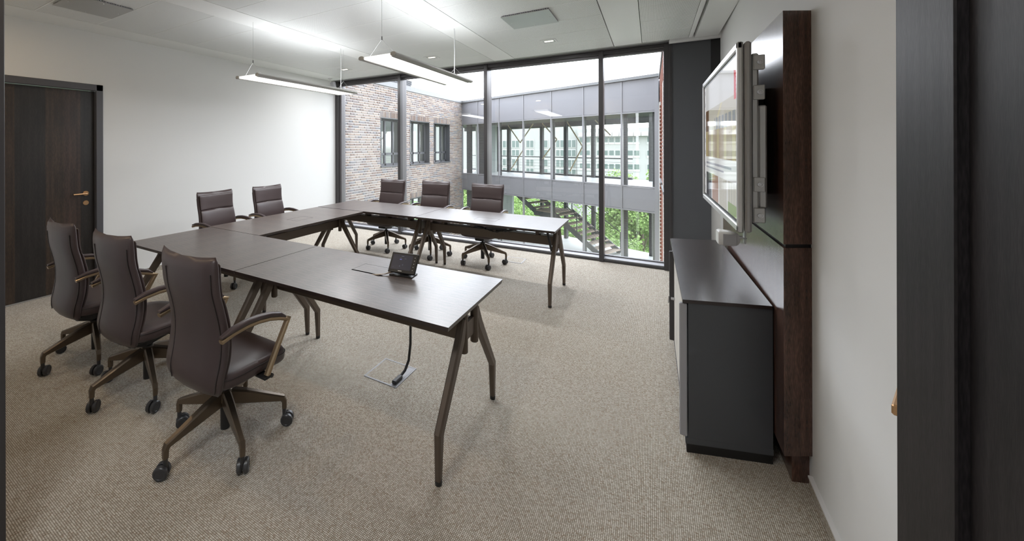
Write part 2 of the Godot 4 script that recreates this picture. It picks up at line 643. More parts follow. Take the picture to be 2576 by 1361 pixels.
func windows() -> void:
	var w := setting("window_1", Vector3(-2.5, 0, WZ))
	var st := tool()
	# top and bottom rails
	bx(st, -5.3, 0.19, 2.785, 2.835, WZ - 0.06, WZ + 0.03, 0.003)
	wpart("top_rail", st, M.frame_dark, w)
	st = tool()
	bx(st, -5.3, 0.19, 2.755, 2.786, WZ - 0.10, WZ - 0.03, 0.003)
	wpart("top_rail", st, M.frame_light, w)
	st = tool()
	bx(st, -5.3, 0.19, 0.0, 0.03, WZ - 0.02, WZ + 0.03, 0.003)
	wpart("bottom_rail", st, M.frame_dark, w)
	st = tool()
	bx(st, -5.3, 0.19, 0.03, 0.045, WZ - 0.16, WZ + 0.012, 0.003)
	wpart("sill", st, M.sill_white, w)
	st = tool()
	bx(st, -5.3, 0.19, 0.04, 0.06, WZ - 0.17, WZ - 0.12, 0.003)
	wpart("glazing_bead", st, M.frame_light, w)
	# mullions: dark fin inside, pale box outside
	for x in [-5.245, -3.80, -2.195, -0.575, 0.185]:
		st = tool()
		var edge: bool = x < -5 or x > 0
		bx(st, x - (0.055 if edge else 0.028), x + (0.035 if x > 0 else 0.028), 0.0, 2.835, WZ - 0.03, WZ + 0.05, 0.003)
		wpart("mullion", st, M.frame_dark, w)
		st = tool()
		bx(st, x - 0.024, x + 0.024, 0.03, 2.80, WZ - 0.17, WZ - 0.03, 0.003)
		wpart("mullion_box", st, M.frame_light, w)
	st = tool()
	bx(st, -5.32, -5.17, 0.0, 2.835, WZ - 0.05, WZ + 0.01, 0.003)
	wpart("end_post", st, M.frame_light, w)
	var xs := [-5.22, -3.80, -2.195, -0.575, 0.17]
	for i in 4:
		st = tool()
		bx(st, xs[i] + 0.024, xs[i + 1] - 0.024, 0.05, 2.77, WZ - 0.142, WZ - 0.134)
		wpart("pane", st, M.window_glass, w)
	# dark clad column between the window and the right wall
	var t := setting("trim_3", Vector3(0.45, 0, -5.9), "charcoal clad column between the window and the right wall")
	st = tool()
	bx(st, 0.205, 0.60, 0, CEIL, -6.1, -5.90, 0.002)
	wpart("cladding_panel", st, M.charcoal_panel, t)
	st = tool()
	bx(st, 0.60, 0.70, 1.1, CEIL - 0.02, -6.1, -5.905, 0.002)
	wpart("cladding_panel", st, M.black, t)
	st = tool()
	bx(st, 0.60, 0.75, 0, 1.1, -6.1, -5.93)
	wpart("wall_return", st, M.white_wall, t)
	st = tool()
	bx(st, 0.185, 0.207, 0, CEIL, -6.0, -5.885, 0.003)
	wpart("cover_strip", st, M.frame_dark, t)
	st = tool()
	bx(st, 0.70, 1.1, 0, 3.1, -6.1, WZ)
	wpart("wall_return", st, M.white_wall, t)
	# solid wall above the glazing, out to the roof
	st = tool()
	bx(st, -5.98, 4.0, 2.835, 9.0, WZ - 0.15, WZ)
	bx(st, -5.98, -5.5, -3.0, 2.835, WZ - 0.15, WZ)
	struct("wall_window", st, M.dark_brick)

func doors() -> void:
	# closed door in the left wall: leaf of upright veneer boards in a steel frame
	var d := setting("door_1", Vector3(-5.32, 0, -1.5), "dark wooden door with brass coloured lever in the left wall")
	var cuts := [[-1.925, -1.80, "door_black"], [-1.80, -1.655, "door_red"], [-1.655, -1.50, "door_brown"], [-1.50, -1.265, "door_black"], [-1.265, -1.075, "door_brown"]]
	for k in cuts:
		var st := tool()
		bx(st, -5.40, -5.345, 0.008, 2.185, k[0], k[1], 0.0003)
		wpart("plank", st, M[k[2]], d)
	var fr := tool()
	bx(fr, -5.44, -5.285, 0, 2.26, -1.99, -1.925, 0.004)
	bx(fr, -5.44, -5.285, 0, 2.26, -1.075, -1.01, 0.004)
	bx(fr, -5.44, -5.285, 2.19, 2.26, -1.99, -1.01, 0.004)
	wpart("frame", fr, M.door_frame_grey, d)
	var sd := tool()
	bx(sd, -5.342, -5.336, 0.004, 0.014, -1.92, -1.08)
	wpart("threshold_seal", sd, M.aluminium, d)
	for y in [1.045, 0.94]:
		var r := tool()
		T = Transform3D(Basis(Vector3.BACK, -PI / 2), Vector3(-5.345, y, -1.845))
		lathe(r, Vector3.ZERO, [Vector2(0, 0), Vector2(0.027, 0), Vector2(0.027, 0.008), Vector2(0.024, 0.011), Vector2(0, 0.011)], 24)
		T = Transform3D.IDENTITY
		var ro := wpart("rose", r, M.copper, d)
		if y > 1:
			var h := tool()
			var P := []
			for q in [[-5.336, 0.0], [-5.30, 0.0], [-5.288, 0.006], [-5.284, 0.02], [-5.284, 0.13]]:
				P.append(Vector3(q[0], 1.045, -1.845 + q[1]))
			tube(h, P, 0.0095, 12)
			var hh := wpart("lever", h, M.copper, d)
			d.remove_child(hh)
			ro.add_child(hh)
			hh.position = Vector3.ZERO
	# second door, standing open behind the jamb
	var o := setting("door_2", Vector3(0.182, 0, -0.458), "open dark wooden door leaf whose copper lever shows past the jamb")
	o.rotation.y = -atan2(0.396, 0.918)
	var l := tool()
	bx(l, 0.0, 0.045, 0.008, 2.18, -0.90, -0.01, 0.001)
	part("leaf", l, M.door_black, o)
	var rs := tool()
	T = Transform3D(Basis(Vector3.BACK, PI / 2), Vector3(0, 1.04, -0.84))
	lathe(rs, Vector3.ZERO, [Vector2(0, 0), Vector2(0.027, 0), Vector2(0.027, 0.009), Vector2(0, 0.009)], 24)
	T = Transform3D.IDENTITY
	var rr := part("rose", rs, M.copper, o)
	var lv := tool()
	bx(lv, -0.078, 0.0, 1.031, 1.049, -0.848, -0.832, 0.002)
	bx(lv, -0.080, -0.058, 1.029, 1.050, -0.845, -0.715, 0.003)
	part("lever", lv, M.copper, rr)

# ------------------------------------------------------------------ tables
func table_frame(t: Node3D, len: float, depth: float, f0: float, f1: float) -> void:
	# local: length along x, centre at origin; f0 and f1 are where the end frames stand
	for fx in [f0, f1]:
		for s in [-1.0, 1.0]:
			var st := tool()
			bar(st, [Vector3(fx, 0.655, s * 0.085), Vector3(fx, 0.56, s * 0.125), Vector3(fx, 0.225, s * 0.358), Vector3(fx, 0.02, s * 0.364)], [0.036, 0.038, 0.036, 0.028], [0.046, 0.062, 0.046, 0.032], Vector3.RIGHT, 0.45)
			var leg := part("leg", st, M.bronze_dark, t)
			st = tool()
			lathe(st, Vector3(fx, 0, s * 0.364), [Vector2(0, 0), Vector2(0.016, 0), Vector2(0.017, 0.022), Vector2(0, 0.022)], 16)
			part("foot_pad", st, M.black_rubber, leg)
			st = tool()
			lathe(st, Vector3(fx, 0, s * 0.072), [Vector2(0, 0.475), Vector2(0.018, 0.475), Vector2(0.022, 0.48), Vector2(0.022, 0.714), Vector2(0, 0.714)], 18)
			part("column", st, M.bronze_dark, t)
		var p := tool()
		bx(p, fx - 0.008, fx + 0.008, 0.53, 0.622, -0.07, 0.07, 0.002)
		part("end_plate", p, M.bronze_dark, t)
	var b := tool()
	bx(b, minf(f0, f1) + 0.01, maxf(f0, f1) - 0.01, 0.525, 0.62, -0.055, 0.055, 0.004)
	part("beam", b, M.bronze_dark, t)
	for k in 4:
		var x := lerpf(f0, f1, 0.12 + 0.25 * k)
		var q := tool()
		bx(q, x - 0.018, x + 0.018, 0.62, 0.716, -0.05, 0.05, 0.002)
		part("bracket", q, M.bronze_dark, t)

func table(x0: float, x1: float, z0: float, z1: float, along_x: bool, f0: float, f1: float, label: String, hatch: Array) -> Node3D:
	var t := thing("conference_table", Vector3((x0 + x1) / 2, 0, (z0 + z1) / 2), label, "table", "tables set in a U")
	var len := (x1 - x0) if along_x else (z1 - z0)
	var dep := (z1 - z0) if along_x else (x1 - x0)
	if not along_x:
		t.rotation.y = -PI / 2      # local x runs along world z
	table_frame(t, len, dep, f0, f1)
	var st := tool()
	var h := 0.74
	bx(st, -len / 2 + 0.001, len / 2 - 0.001, h - 0.0005, h, -dep / 2 + 0.001, dep / 2 - 0.001)
	var e := tool()
	var L := len / 2 - 0.0008
	var D := dep / 2 - 0.0008
	# board with an edge that tapers inward below
	var top := [Vector3(-L, h - 0.0006, -D), Vector3(L, h - 0.0006, -D), Vector3(L, h - 0.0006, D), Vector3(-L, h - 0.0006, D)]
	var low := []
	for p in top:
		low.append(Vector3(p.x - signf(p.x) * 0.006, h - 0.024, p.z - signf(p.z) * 0.006))
	for i in 4:
		var k := (i + 1) % 4
		quad(e, top[i], top[k], low[k], low[i], top[i] + top[k] - Vector3.UP * 2 * h)
	quad(e, low[0], low[1], low[2], low[3], Vector3.DOWN)
	quad(e, top[0], top[1], top[2], top[3], Vector3.UP)
	part("board", e, M.table_edge, t)
	part("top_veneer", st, M.table_wood_x if along_x else M.table_wood_z, t)
	if hatch.size() > 0:
		# flush cable hatch, shown by the joint round it
		var c: Vector3 = Vector3(hatch[0], 0, hatch[1])
		var r := tool()
		for q in [[0, -1, 1], [0, 1, 1], [-1, 0, 0], [1, 0, 0]]:
			var hx: float = hatch[2] / 2
			var hz: float = hatch[3] / 2
			if q[2] == 1:
				bx(r, c.x - hx, c.x + hx, h - 0.004, h + 0.0003, c.z + q[1] * hz - 0.0008, c.z + q[1] * hz + 0.0008)
			else:
				bx(r, c.x + q[0] * hx - 0.0008, c.x + q[0] * hx + 0.0008, h - 0.004, h + 0.0003, c.z - hz, c.z + hz)
		part("hatch_joint", r, M.dead_black, t)
		if hatch.size() > 4:
			var sl := tool()
			bx(sl, c.x - hatch[2] / 2, c.x + hatch[2] / 2, h - 0.01, h + 0.0005, c.z + hatch[3] / 2 - 0.007, c.z + hatch[3] / 2 + 0.007)
			part("cable_slot", sl, M.dead_black, t)
	return t

func tables() -> void:
	var zc := -1.982
	var a := table(-3.82, -2.327, zc - 0.382, zc + 0.382, true, -0.70, 0.652, "dark wooden table in the front row, left, behind the two far chairs", [])
	var b := table(-2.323, -0.772, zc - 0.382, zc + 0.382, true, -0.755, 0.714, "dark wooden table in the front row carrying the black touch panel", [-1.56 + 1.5475, -2.106 - zc, 0.25, 0.15, 1])
	a.set_meta("label", "dark wooden table in the front row, end away from the black touch panel")
	var c := table(-3.85, -3.065, -3.925, -2.37, false, -0.70, 0.70, "dark wooden table linking the two long rows, beside the white wall", [-3.17 + 3.1475, 3.385 - 3.4575, 0.24, 0.165])
	var d := table(-3.86, -2.332, -4.712, -3.94, true, -0.70, 0.66, "dark wooden table of the window row at its white wall end", [])
	var e := table(-2.328, -0.78, -4.712, -3.94, true, -0.76, 0.72, "dark wooden table of the window row, free end, power cables hung beneath it", [-1.56 + 1.554, -4.22 + 4.326, 0.245, 0.16])
	# cables slung under the free end of the window row
	var u := thing("cable_bundle", Vector3(-1.45, 0.62, -4.2), "tangled black cables and sockets hung under the window row table", "cables")
	rng.seed = 4
	var st := tool()
	for k in 7:
		var P := []
		for i in 12:
			P.append(Vector3(-0.24 + 0.045 * i, 0.055 - 0.045 * sin(PI * i / 11.0) + rng.randf_range(-0.012, 0.012), rng.randf_range(-0.03, 0.06)))
		tube(st, P, 0.0035, 6)
	part("cable", st, M.black_rubber, u)
	st = tool()
	bx(st, -0.1, 0.12, 0.02, 0.065, -0.03, 0.02, 0.004)
	part("socket_strip", st, M.caster_grey, u)
	var g := tool()
	tube(g, [Vector3(-0.905, 0.715, -4.18), Vector3(-0.89, 0.66, -4.15), Vector3(-0.87, 0.58, -4.14), Vector3(-0.855, 0.50, -4.15)], 0.012, 8)
	var gg := part("cable_sleeve", g, M.black_rubber, self)
	gg.name = numbered("cable_sleeve")
	tag(gg, "black cable sleeve running from window row table into its end leg", "cable")

# ------------------------------------------------------------------ chairs
const BY := [0.36, 0.40, 0.46, 0.54, 0.62, 0.70, 0.78, 0.87, 0.95, 1.04]
const BZ := [0.205, 0.226, 0.23, 0.214, 0.205, 0.208, 0.222, 0.243, 0.252, 0.258]
const BW := [0.185, 0.222, 0.234, 0.238, 0.236, 0.231, 0.227, 0.227, 0.230, 0.236]

func along(tab: Array, y: float) -> float:
	var i := 0
	while i < BY.size() - 2 and y > BY[i + 1]:
		i += 1
	var t := clampf((y - BY[i]) / (BY[i + 1] - BY[i]), 0, 1)
	var p0: float = tab[maxi(i - 1, 0)]
	var p1: float = tab[i]
	var p2: float = tab[i + 1]
	var p3: float = tab[mini(i + 2, tab.size() - 1)]
	return 0.5 * (2.0 * p1 + (p2 - p0) * t + (2.0 * p0 - 5.0 * p1 + 4.0 * p2 - p3) * t * t + (3.0 * p1 - p0 - 3.0 * p2 + p3) * t * t * t)

func sup(v: float, e: float) -> float:
	return signf(v) * absf(v) ** e

# padded slab that follows the curve of the back, between heights y0 and y1
func pad(st: SurfaceTool, y0: float, y1: float, off: float, half: float, inset: float, bulge: float, ears := 0.0) -> void:
	sheet(st, 40, 26, func(u: float, v: float) -> Vector3:
		var t := v
		var ends := (1.0 - absf(2.0 * t - 1.0) ** 10.0) ** 0.5
		var y := lerpf(y0, y1, t)
		var a := TAU * u
		var w := along(BW, y) - inset
		var cx := sup(cos(a), 0.35)
		var cz := sup(sin(a), 0.75)
		var x := w * cx * lerpf(0.965, 1.0, ends)
		var r := x / 0.235
		var z := along(BZ, y) - off - 0.032 * r * r
		var hh := half * (1.0 + bulge * (1.0 - r * r) * sin(PI * t))
		z += cz * hh * ends
		if ears > 0.0:
			y += ears * r * r * smoothstep(0.75, 1.0, t)
		return Vector3(x, y, z))

func make_chair(label: String) -> Node3D:
	var t := thing("office_chair", Vector3.ZERO, label, "chair")
	# backrest: outer shell and two cushions
	var st := tool()
	pad(st, 0.36, 1.03, 0.032, 0.030, 0.0, 0.05, 0.014)
	var shell := part("back_shell", st, M.leather, t)
	for s in [-1.0, 1.0]:
		st = tool()
		var P := []
		for i in 21:
			var y := lerpf(0.405, 0.965, i / 20.0)
			var x: float = s * (along(BW, y) - (0.115 if s < 0 else 0.014))
			var r := x / 0.235
			P.append(Vector3(x, y, along(BZ, y) - 0.0025 - (0.032 if s < 0 else 0.040) * r * r + 0.0012 * (1.0 - r * r)))
		tube(st, P, 0.0026, 6)
		part("seam", st, M.leather_seam, shell)
	st = tool()
	pad(st, 0.834, 1.004, 0.062, 0.011, 0.016, 0.5)
	part("head_cushion", st, M.leather, t)
	st = tool()
	pad(st, 0.415, 0.836, 0.064, 0.013, 0.014, 0.7)
	part("back_cushion", st, M.leather, t)
	# seat
	var prof := [[0.0, 0.396], [0.80, 0.394], [0.95, 0.398], [0.99, 0.410], [1.0, 0.425], [1.0, 0.440], [0.99, 0.453], [0.965, 0.462], [0.90, 0.468], [0.60, 0.470], [0.0, 0.468]]
	st = tool()
	sheet(st, 48, prof.size() - 1, func(u: float, v: float) -> Vector3:
		var q: Array = prof[int(roundf(v * (prof.size() - 1)))]
		var a := TAU * u
		var x: float = 0.244 * sup(cos(a), 0.42) * q[0]
		var z: float = 0.222 * sup(sin(a), 0.42) * q[0] - 0.028
		var y: float = q[1] - 0.022 * smoothstep(0.08, 0.26, -z)
		return Vector3(x, y, z))
	var seat := part("seat", st, M.leather, t)
	st = tool()
	var ring := []
	for i in 49:
		var a := TAU * i / 48.0
		var z: float = 0.2225 * sup(sin(a), 0.42) - 0.028
		ring.append(Vector3(0.2445 * sup(cos(a), 0.42), 0.446 - 0.022 * smoothstep(0.08, 0.26, -z), z))
	tube(st, ring, 0.0022, 5)
	part("seam", st, M.leather_seam, seat)
	st = tool()
	bx(st, -0.19, 0.19, 0.378, 0.398, -0.19, 0.16, 0.006)
	part("seat_pan", st, M.black, t)
	# mechanism with levers
	st = tool()
	bar(st, [Vector3(0, 0.345, 0.12), Vector3(0, 0.335, 0.04), Vector3(0, 0.345, -0.12)], [0.10, 0.15, 0.12], [0.06, 0.085, 0.06], Vector3.RIGHT, 0.3)
	var mech := part("mechanism", st, M.black, t)
	st = tool()
	tube(st, [Vector3(0.06, 0.36, -0.08), Vector3(0.20, 0.365, -0.09), Vector3(0.255, 0.362, -0.10)], [0.006, 0.006, 0.011], 8)
	part("lever", st, M.black, mech)
	st = tool()
	tube(st, [Vector3(-0.06, 0.36, -0.04), Vector3(-0.20, 0.365, -0.05), Vector3(-0.25, 0.362, -0.05)], [0.006, 0.006, 0.011], 8)
	part("lever", st, M.black, mech)
	st = tool()
	bar(st, [Vector3(0, 0.37, 0.12), Vector3(0, 0.375, 0.17), Vector3(0, 0.45, 0.195)], [0.12, 0.10, 0.08], [0.02, 0.02, 0.016], Vector3.RIGHT, 0.3)
	part("back_bracket", st, M.black, t)
	# arms
	for s in [-1.0, 1.0]:
		var x: float = s * 0.272
		var P := [Vector3(x, 0.664, 0.200), Vector3(x, 0.680, 0.14), Vector3(x, 0.688, 0.07), Vector3(x, 0.686, 0.0), Vector3(x, 0.675, -0.07), Vector3(x, 0.656, -0.13), Vector3(x, 0.632, -0.188), Vector3(x, 0.52, -0.122), Vector3(x, 0.392, -0.052)]
		st = tool()
		bar(st, P, [0.030, 0.030, 0.030, 0.030, 0.030, 0.030, 0.030, 0.030, 0.030], [0.02, 0.02, 0.02, 0.02, 0.02, 0.02, 0.022, 0.026, 0.03], Vector3.RIGHT, 0.5)
		var arm := part("arm", st, M.bronze_light, t)
		st = tool()
		var Q := []
		var ws := []
		var hs := []
		for i in 7:
			var p: Vector3 = P[i]
			Q.append(p + Vector3(0, 0.0195, 0.0 if i < 6 else 0.022))
			ws.append(0.034 if i > 0 and i < 6 else 0.028)
			hs.append(0.024 if i > 0 and i < 6 else 0.012)
		softbar(st, Q, ws, hs, Vector3.RIGHT, 0.6)
		part("arm_pad", st, M.leather, arm)
		st = tool()
		bx(st, minf(s * 0.15, x + s * 0.018), maxf(s * 0.15, x + s * 0.018), 0.380, 0.394, -0.075, -0.025, 0.003)
		part("arm_bracket", st, M.black, arm)
	# five-star base
	st = tool()
	lathe(st, Vector3.ZERO, [Vector2(0, 0.195), Vector2(0.036, 0.195), Vector2(0.042, 0.215), Vector2(0.040, 0.258), Vector2(0.030, 0.268), Vector2(0, 0.268)], 24)
	var base := part("base", st, M.bronze, t)
	st = tool()
	lathe(st, Vector3.ZERO, [Vector2(0, 0.06), Vector2(0.024, 0.06), Vector2(0.025, 0.20), Vector2(0, 0.20)], 18)
	part("lift_tube", st, M.black, base)
	st = tool()
	lathe(st, Vector3.ZERO, [Vector2(0.031, 0.266), Vector2(0.031, 0.276), Vector2(0.015, 0.279), Vector2(0.015, 0.32), Vector2(0, 0.32)], 18)
	part("lift_rod", st, M.black, base)
	for k in 5:
		var a := TAU * k / 5.0
		var d := Vector3(cos(a), 0, sin(a))
		var side := Vector3.UP.cross(d)
		st = tool()
		bar(st, [d * 0.02 + Vector3.UP * 0.226, d * 0.10 + Vector3.UP * 0.207, d * 0.293 + Vector3.UP * 0.150, d * 0.302 + Vector3.UP * 0.132, d * 0.302 + Vector3.UP * 0.092], [0.046, 0.042, 0.030, 0.026, 0.024], [0.078, 0.070, 0.030, 0.026, 0.024], side, 0.35)
		part("leg", st, M.bronze, base)
		# twin-wheel caster, swivelled
		var sw := a + [0.9, 2.4, -1.1, 0.3, 3.6][k] as float
		var cd := Vector3(cos(sw), 0, sin(sw))
		var ca := Vector3.UP.cross(cd)
		var c := d * 0.302 + cd * 0.016 + Vector3.UP * 0.033
		st = tool()
		for s in [-1.0, 1.0]:
			T = Transform3D(Basis(cd, ca * s, cd.cross(ca * s)), c + ca * s * 0.005)
			lathe(st, Vector3.ZERO, [Vector2(0, 0), Vector2(0.030, 0), Vector2(0.033, 0.003), Vector2(0.033, 0.017), Vector2(0.029, 0.021), Vector2(0.022, 0.022), Vector2(0.020, 0.020), Vector2(0, 0.020)], 22)
		T = Transform3D.IDENTITY
		tube(st, [d * 0.302 + Vector3.UP * 0.098, d * 0.302 + Vector3.UP * 0.04, c], [0.011, 0.011, 0.008], 10)
		part("caster", st, M.caster_grey, base)
	return t

func chairs() -> void:
	var list := [
		[-1.931, -1.276, 0.0, 1.596, "brown leather office chair nearest the camera, back turned to us", "near chairs with backs to the camera"],
		[-2.775, -1.285, 0.02, 0.308, "brown leather office chair in the middle of the near row", "near chairs with backs to the camera"],
		[-3.514, -1.269, -0.02, 0.286, "brown leather office chair nearest the wooden door", "near chairs with backs to the camera"],
		[-3.462, -4.997, PI, 0.878, "brown leather office chair by the window, in front of the brick wall", "chairs by the window"],
		[-2.72, -5.030, PI, 1.039, "brown leather office chair by the window, middle of the three", "chairs by the window"],
		[-1.914, -5.019, PI, 0.96, "brown leather office chair by the window, in front of the grey facade", "chairs by the window"],
		[-4.175, -2.775, -PI / 2 + 0.05, 0.3, "brown leather office chair at the white wall, closer to the door", "chairs along the white wall"],
		[-4.175, -3.51, -PI / 2, 0.7, "brown leather office chair at the white wall, closer to the window", "chairs along the white wall"],
	]
	var proto := make_chair(list[0][4])
	for i in list.size():
		var q: Array = list[i]
		var c: Node3D = proto
		if i > 0:
			c = proto.duplicate()
			c.name = numbered("office_chair")
			add_child(c)
		c.position = Vector3(q[0], 0, q[1])
		c.rotation.y = q[2]
		tag(c, q[4], "chair", q[5])
		(c.get_node("base") as Node3D).rotation.y = -q[3] - q[2]

# ------------------------------------------------------------------ lamps and ceiling fittings
func pendant(x: float, label: String) -> void:
	var y := 2.262
	var z0 := -4.10
	var z1 := -2.545
	var t := thing("pendant_lamp", Vector3(x, y, (z0 + z1) / 2), label, "lamp", "pendant lamps over the tables")
	var L := (z1 - z0) / 2
	for s in [-1.0, 1.0]:
		var st := tool()
		T = Transform3D(Basis.IDENTITY, Vector3(s * 0.157, 0.012, 0))
		# rounded rail
		var pts := []
		for k in 5:
			pts.append(Vector3(0, 0, lerpf(-L, L, k / 4.0)))
		var n := 14
		sheet(st, n, 4, func(u: float, v: float) -> Vector3:
			var a := TAU * u
			return Vector3(0.026 * sup(cos(a), 0.8), 0.017 * sup(sin(a), 0.8), lerpf(-L, L, v)))
		for e in [-1.0, 1.0]:
			for k in n:
				var a := TAU * k / n
				var b := TAU * (k + 1) / n
				tri(st, Vector3(0, 0, e * (L + 0.004)), Vector3(0.026 * sup(cos(a), 0.8), 0.017 * sup(sin(a), 0.8), e * L), Vector3(0.026 * sup(cos(b), 0.8), 0.017 * sup(sin(b), 0.8), e * L), Vector3(0, 0, e))
		T = Transform3D.IDENTITY
		part("rail", st, M.lamp_grey, t)
		st = tool()
		bx(st, s * 0.135 - 0.006, s * 0.135 + 0.006, -0.006, 0.006, -L + 0.02, L - 0.02, 0.001)
		part("inner_lip", st, M.aluminium, t)
	var g := tool()
	bx(g, -0.129, 0.129, 0.0, 0.006, -L + 0.012, L - 0.012, 0.001)
	part("diffuser", g, M.lamp_glow, t)
	for e in [-1.0, 1.0]:
		var b := tool()
		bx(b, -0.131, 0.131, -0.002, 0.020, e * (L - 0.012) - 0.004, e * (L - 0.012) + 0.004, 0.001)
		part("end_light", b, M.lamp_glow, t)
	var top := tool()
	bx(top, -0.10, 0.10, 0.008, 0.020, -L + 0.03, L - 0.03, 0.002)
	part("tray", top, M.lamp_grey, t)
	# steel wires in a Y at either end, and the feed cable
	for e in [-1.0, 1.0]:
		var zz: float = e * (L - 0.075)
		var st := tool()
		tube(st, [Vector3(0, CEIL - y, zz), Vector3(0, 0.175, zz)], 0.0012, 6)
		for s in [-1.0, 1.0]:
			tube(st, [Vector3(0, 0.165, zz), Vector3(s * 0.135, 0.025, zz)], 0.001, 6)
		part("wire", st, M.aluminium, t)
		st = tool()
		tube(st, [Vector3(0, 0.185, zz), Vector3(0, 0.155, zz)], 0.004, 8)
		part("wire_grip", st, M.frame_dark, t)
	var cb := tool()
	tube(cb, [Vector3(0.03, CEIL - y, -L + 0.16), Vector3(0.034, 0.3, -L + 0.16), Vector3(0.03, 0.02, -L + 0.16)], 0.004, 8)
	part("feed_cable", cb, M.plastic_white, t)
	area(t, "lamp_light_down", Vector3(0, -0.012, 0), Vector2(0.24, L * 2 - 0.06), 1.5, false)
	area(t, "lamp_light_up", Vector3(0, 0.03, 0), Vector2(0.24, L * 2 - 0.06), 0.7, true)

func downlight(x: float, z: float, label: String, energy: float, warm: Color) -> void:
	var t := thing("downlight", Vector3(x, CEIL - 0.004, z), label, "lamp", "square downlights in the ceiling")
	var st := tool()
	for s in [-1.0, 1.0]:
		bx(st, s * 0.078 - 0.010, s * 0.078 + 0.010, -0.001, 0.008, -0.088, 0.088, 0.001)
		bx(st, -0.068, 0.068, -0.001, 0.008, s * 0.078 - 0.010, s * 0.078 + 0.010, 0.001)
	part("rim", st, M.plastic_white, t)
	st = tool()
	bx(st, -0.068, 0.068, 0.0005, 0.004, -0.068, 0.068)
	part("reflector", st, M.aluminium, t)
	st = tool()
	bx(st, -0.05, 0.05, -0.0015, 0.0008, -0.022, 0.022)
	part("lamp_lens", st, M.downlight_glow, t)
	area(t, "lamp_light", Vector3(0, -0.006, 0), Vector2(0.10, 0.05), energy, false, warm)

func fittings() -> void:
	pendant(-3.475, "pendant lamp of pale aluminium closer to the white wall")
	pendant(-1.852, "pendant lamp of pale aluminium in front of the windows, the larger in view")
	var warm := Color(1.0, 0.88, 0.72)
	downlight(-1.06, -5.03, "square downlight in the ceiling nearest the screen", 1.5, Color(0.99, 0.99, 1.0))
	downlight(-2.68, -5.03, "square downlight in the ceiling between the two pendants", 1.5, Color(0.99, 0.99, 1.0))
	downlight(-4.31, -5.03, "square downlight in the ceiling nearest the white wall", 1.5, Color(0.99, 0.99, 1.0))
	downlight(-4.31, -0.80, "square downlight above the entrance end, nearest the wooden door", 0.45, warm)
	downlight(-2.68, -0.80, "square downlight above the entrance end, over the middle near chair", 0.45, warm)
	downlight(-1.06, -0.80, "square downlight above the entrance end, nearest the sideboard", 0.45, warm)
	var t0 := thing("ceiling_light_panel", Vector3(-0.9, CEIL - 0.02, 0.5), "square white ceiling light panel in the corridor behind the camera", "lamp")
	var s0 := tool()
	bx(s0, -0.30, 0.30, 0.004, 0.02, -0.30, 0.30, 0.002)
	part("frame", s0, M.plastic_white, t0)
	s0 = tool()
	bx(s0, -0.28, 0.28, 0.0, 0.004, -0.28, 0.28)
	part("lamp_diffuser", s0, M.lamp_glow, t0)
	area(t0, "lamp_light", Vector3(0, -0.006, 0), Vector2(0.55, 0.55), 2.2, false)
	# flat air outlets hung under the tiles
	for q in [[-1.035, -4.045, "grey flat ceiling air outlet near the right hand pendant"], [-4.30, -1.55, "grey flat ceiling air outlet above the wooden door"]]:
		var t := thing("air_outlet", Vector3(q[0], CEIL - 0.016, q[1]), q[2], "vent", "flat air outlets")
		var st := tool()
		bx(st, -0.228, 0.228, 0.0, 0.006, -0.228, 0.228, 0.001)
		part("plate", st, M.aluminium, t)
		st = tool()
		for i in 22:
			var p := -0.21 + 0.42 * i / 21.0
			for s in [-1.0, 1.0]:
				bx(st, p - 0.006, p + 0.006, 0.005, 0.016, s * 0.222 - 0.003, s * 0.222 + 0.003)
				bx(st, s * 0.222 - 0.003, s * 0.222 + 0.003, 0.005, 0.016, p - 0.006, p + 0.006)
		part("slot_grille", st, M.plastic_grey, t)
		for s in [Vector2(-1, 0), Vector2(1, 0), Vector2(0, 1), Vector2(0, -1)]:
			st = tool()
			T = Transform3D(Basis.IDENTITY, Vector3(s.x * 0.19, 0, s.y * 0.19))
			lathe(st, Vector3.ZERO, [Vector2(0, -0.004), Vector2(0.006, -0.003), Vector2(0.008, 0.001), Vector2(0, 0.001)], 12)
			T = Transform3D.IDENTITY
			part("screw", st, M.steel, t)
	# small grey sensor on a bracket in the corner by the window
	var s := thing("corner_sensor", Vector3(-5.08, 2.60, -5.55), "small grey sensor box on a ceiling bracket in the window corner", "sensor")
	var st := tool()
	T = Transform3D(Basis(Vector3.BACK, 0.25), Vector3(0.045, 0.10, 0))
	box(st, Vector3.ZERO, Vector3(0.085, 0.14, 0.07), 0.008)
	T = Transform3D.IDENTITY
	part("body", st, M.plastic_grey, s)
	st = tool()
	tube(st, [Vector3(-0.035, 0.24, 0), Vector3(-0.035, 0.10, 0), Vector3(-0.01, 0.085, 0)], 0.008, 8)
	lathe(st, Vector3(-0.035, 0.225, 0), [Vector2(0.0, 0), Vector2(0.035, 0.005), Vector2(0.04, 0.014), Vector2(0, 0.014)], 16)
	part("bracket", st, M.plastic_white, s)

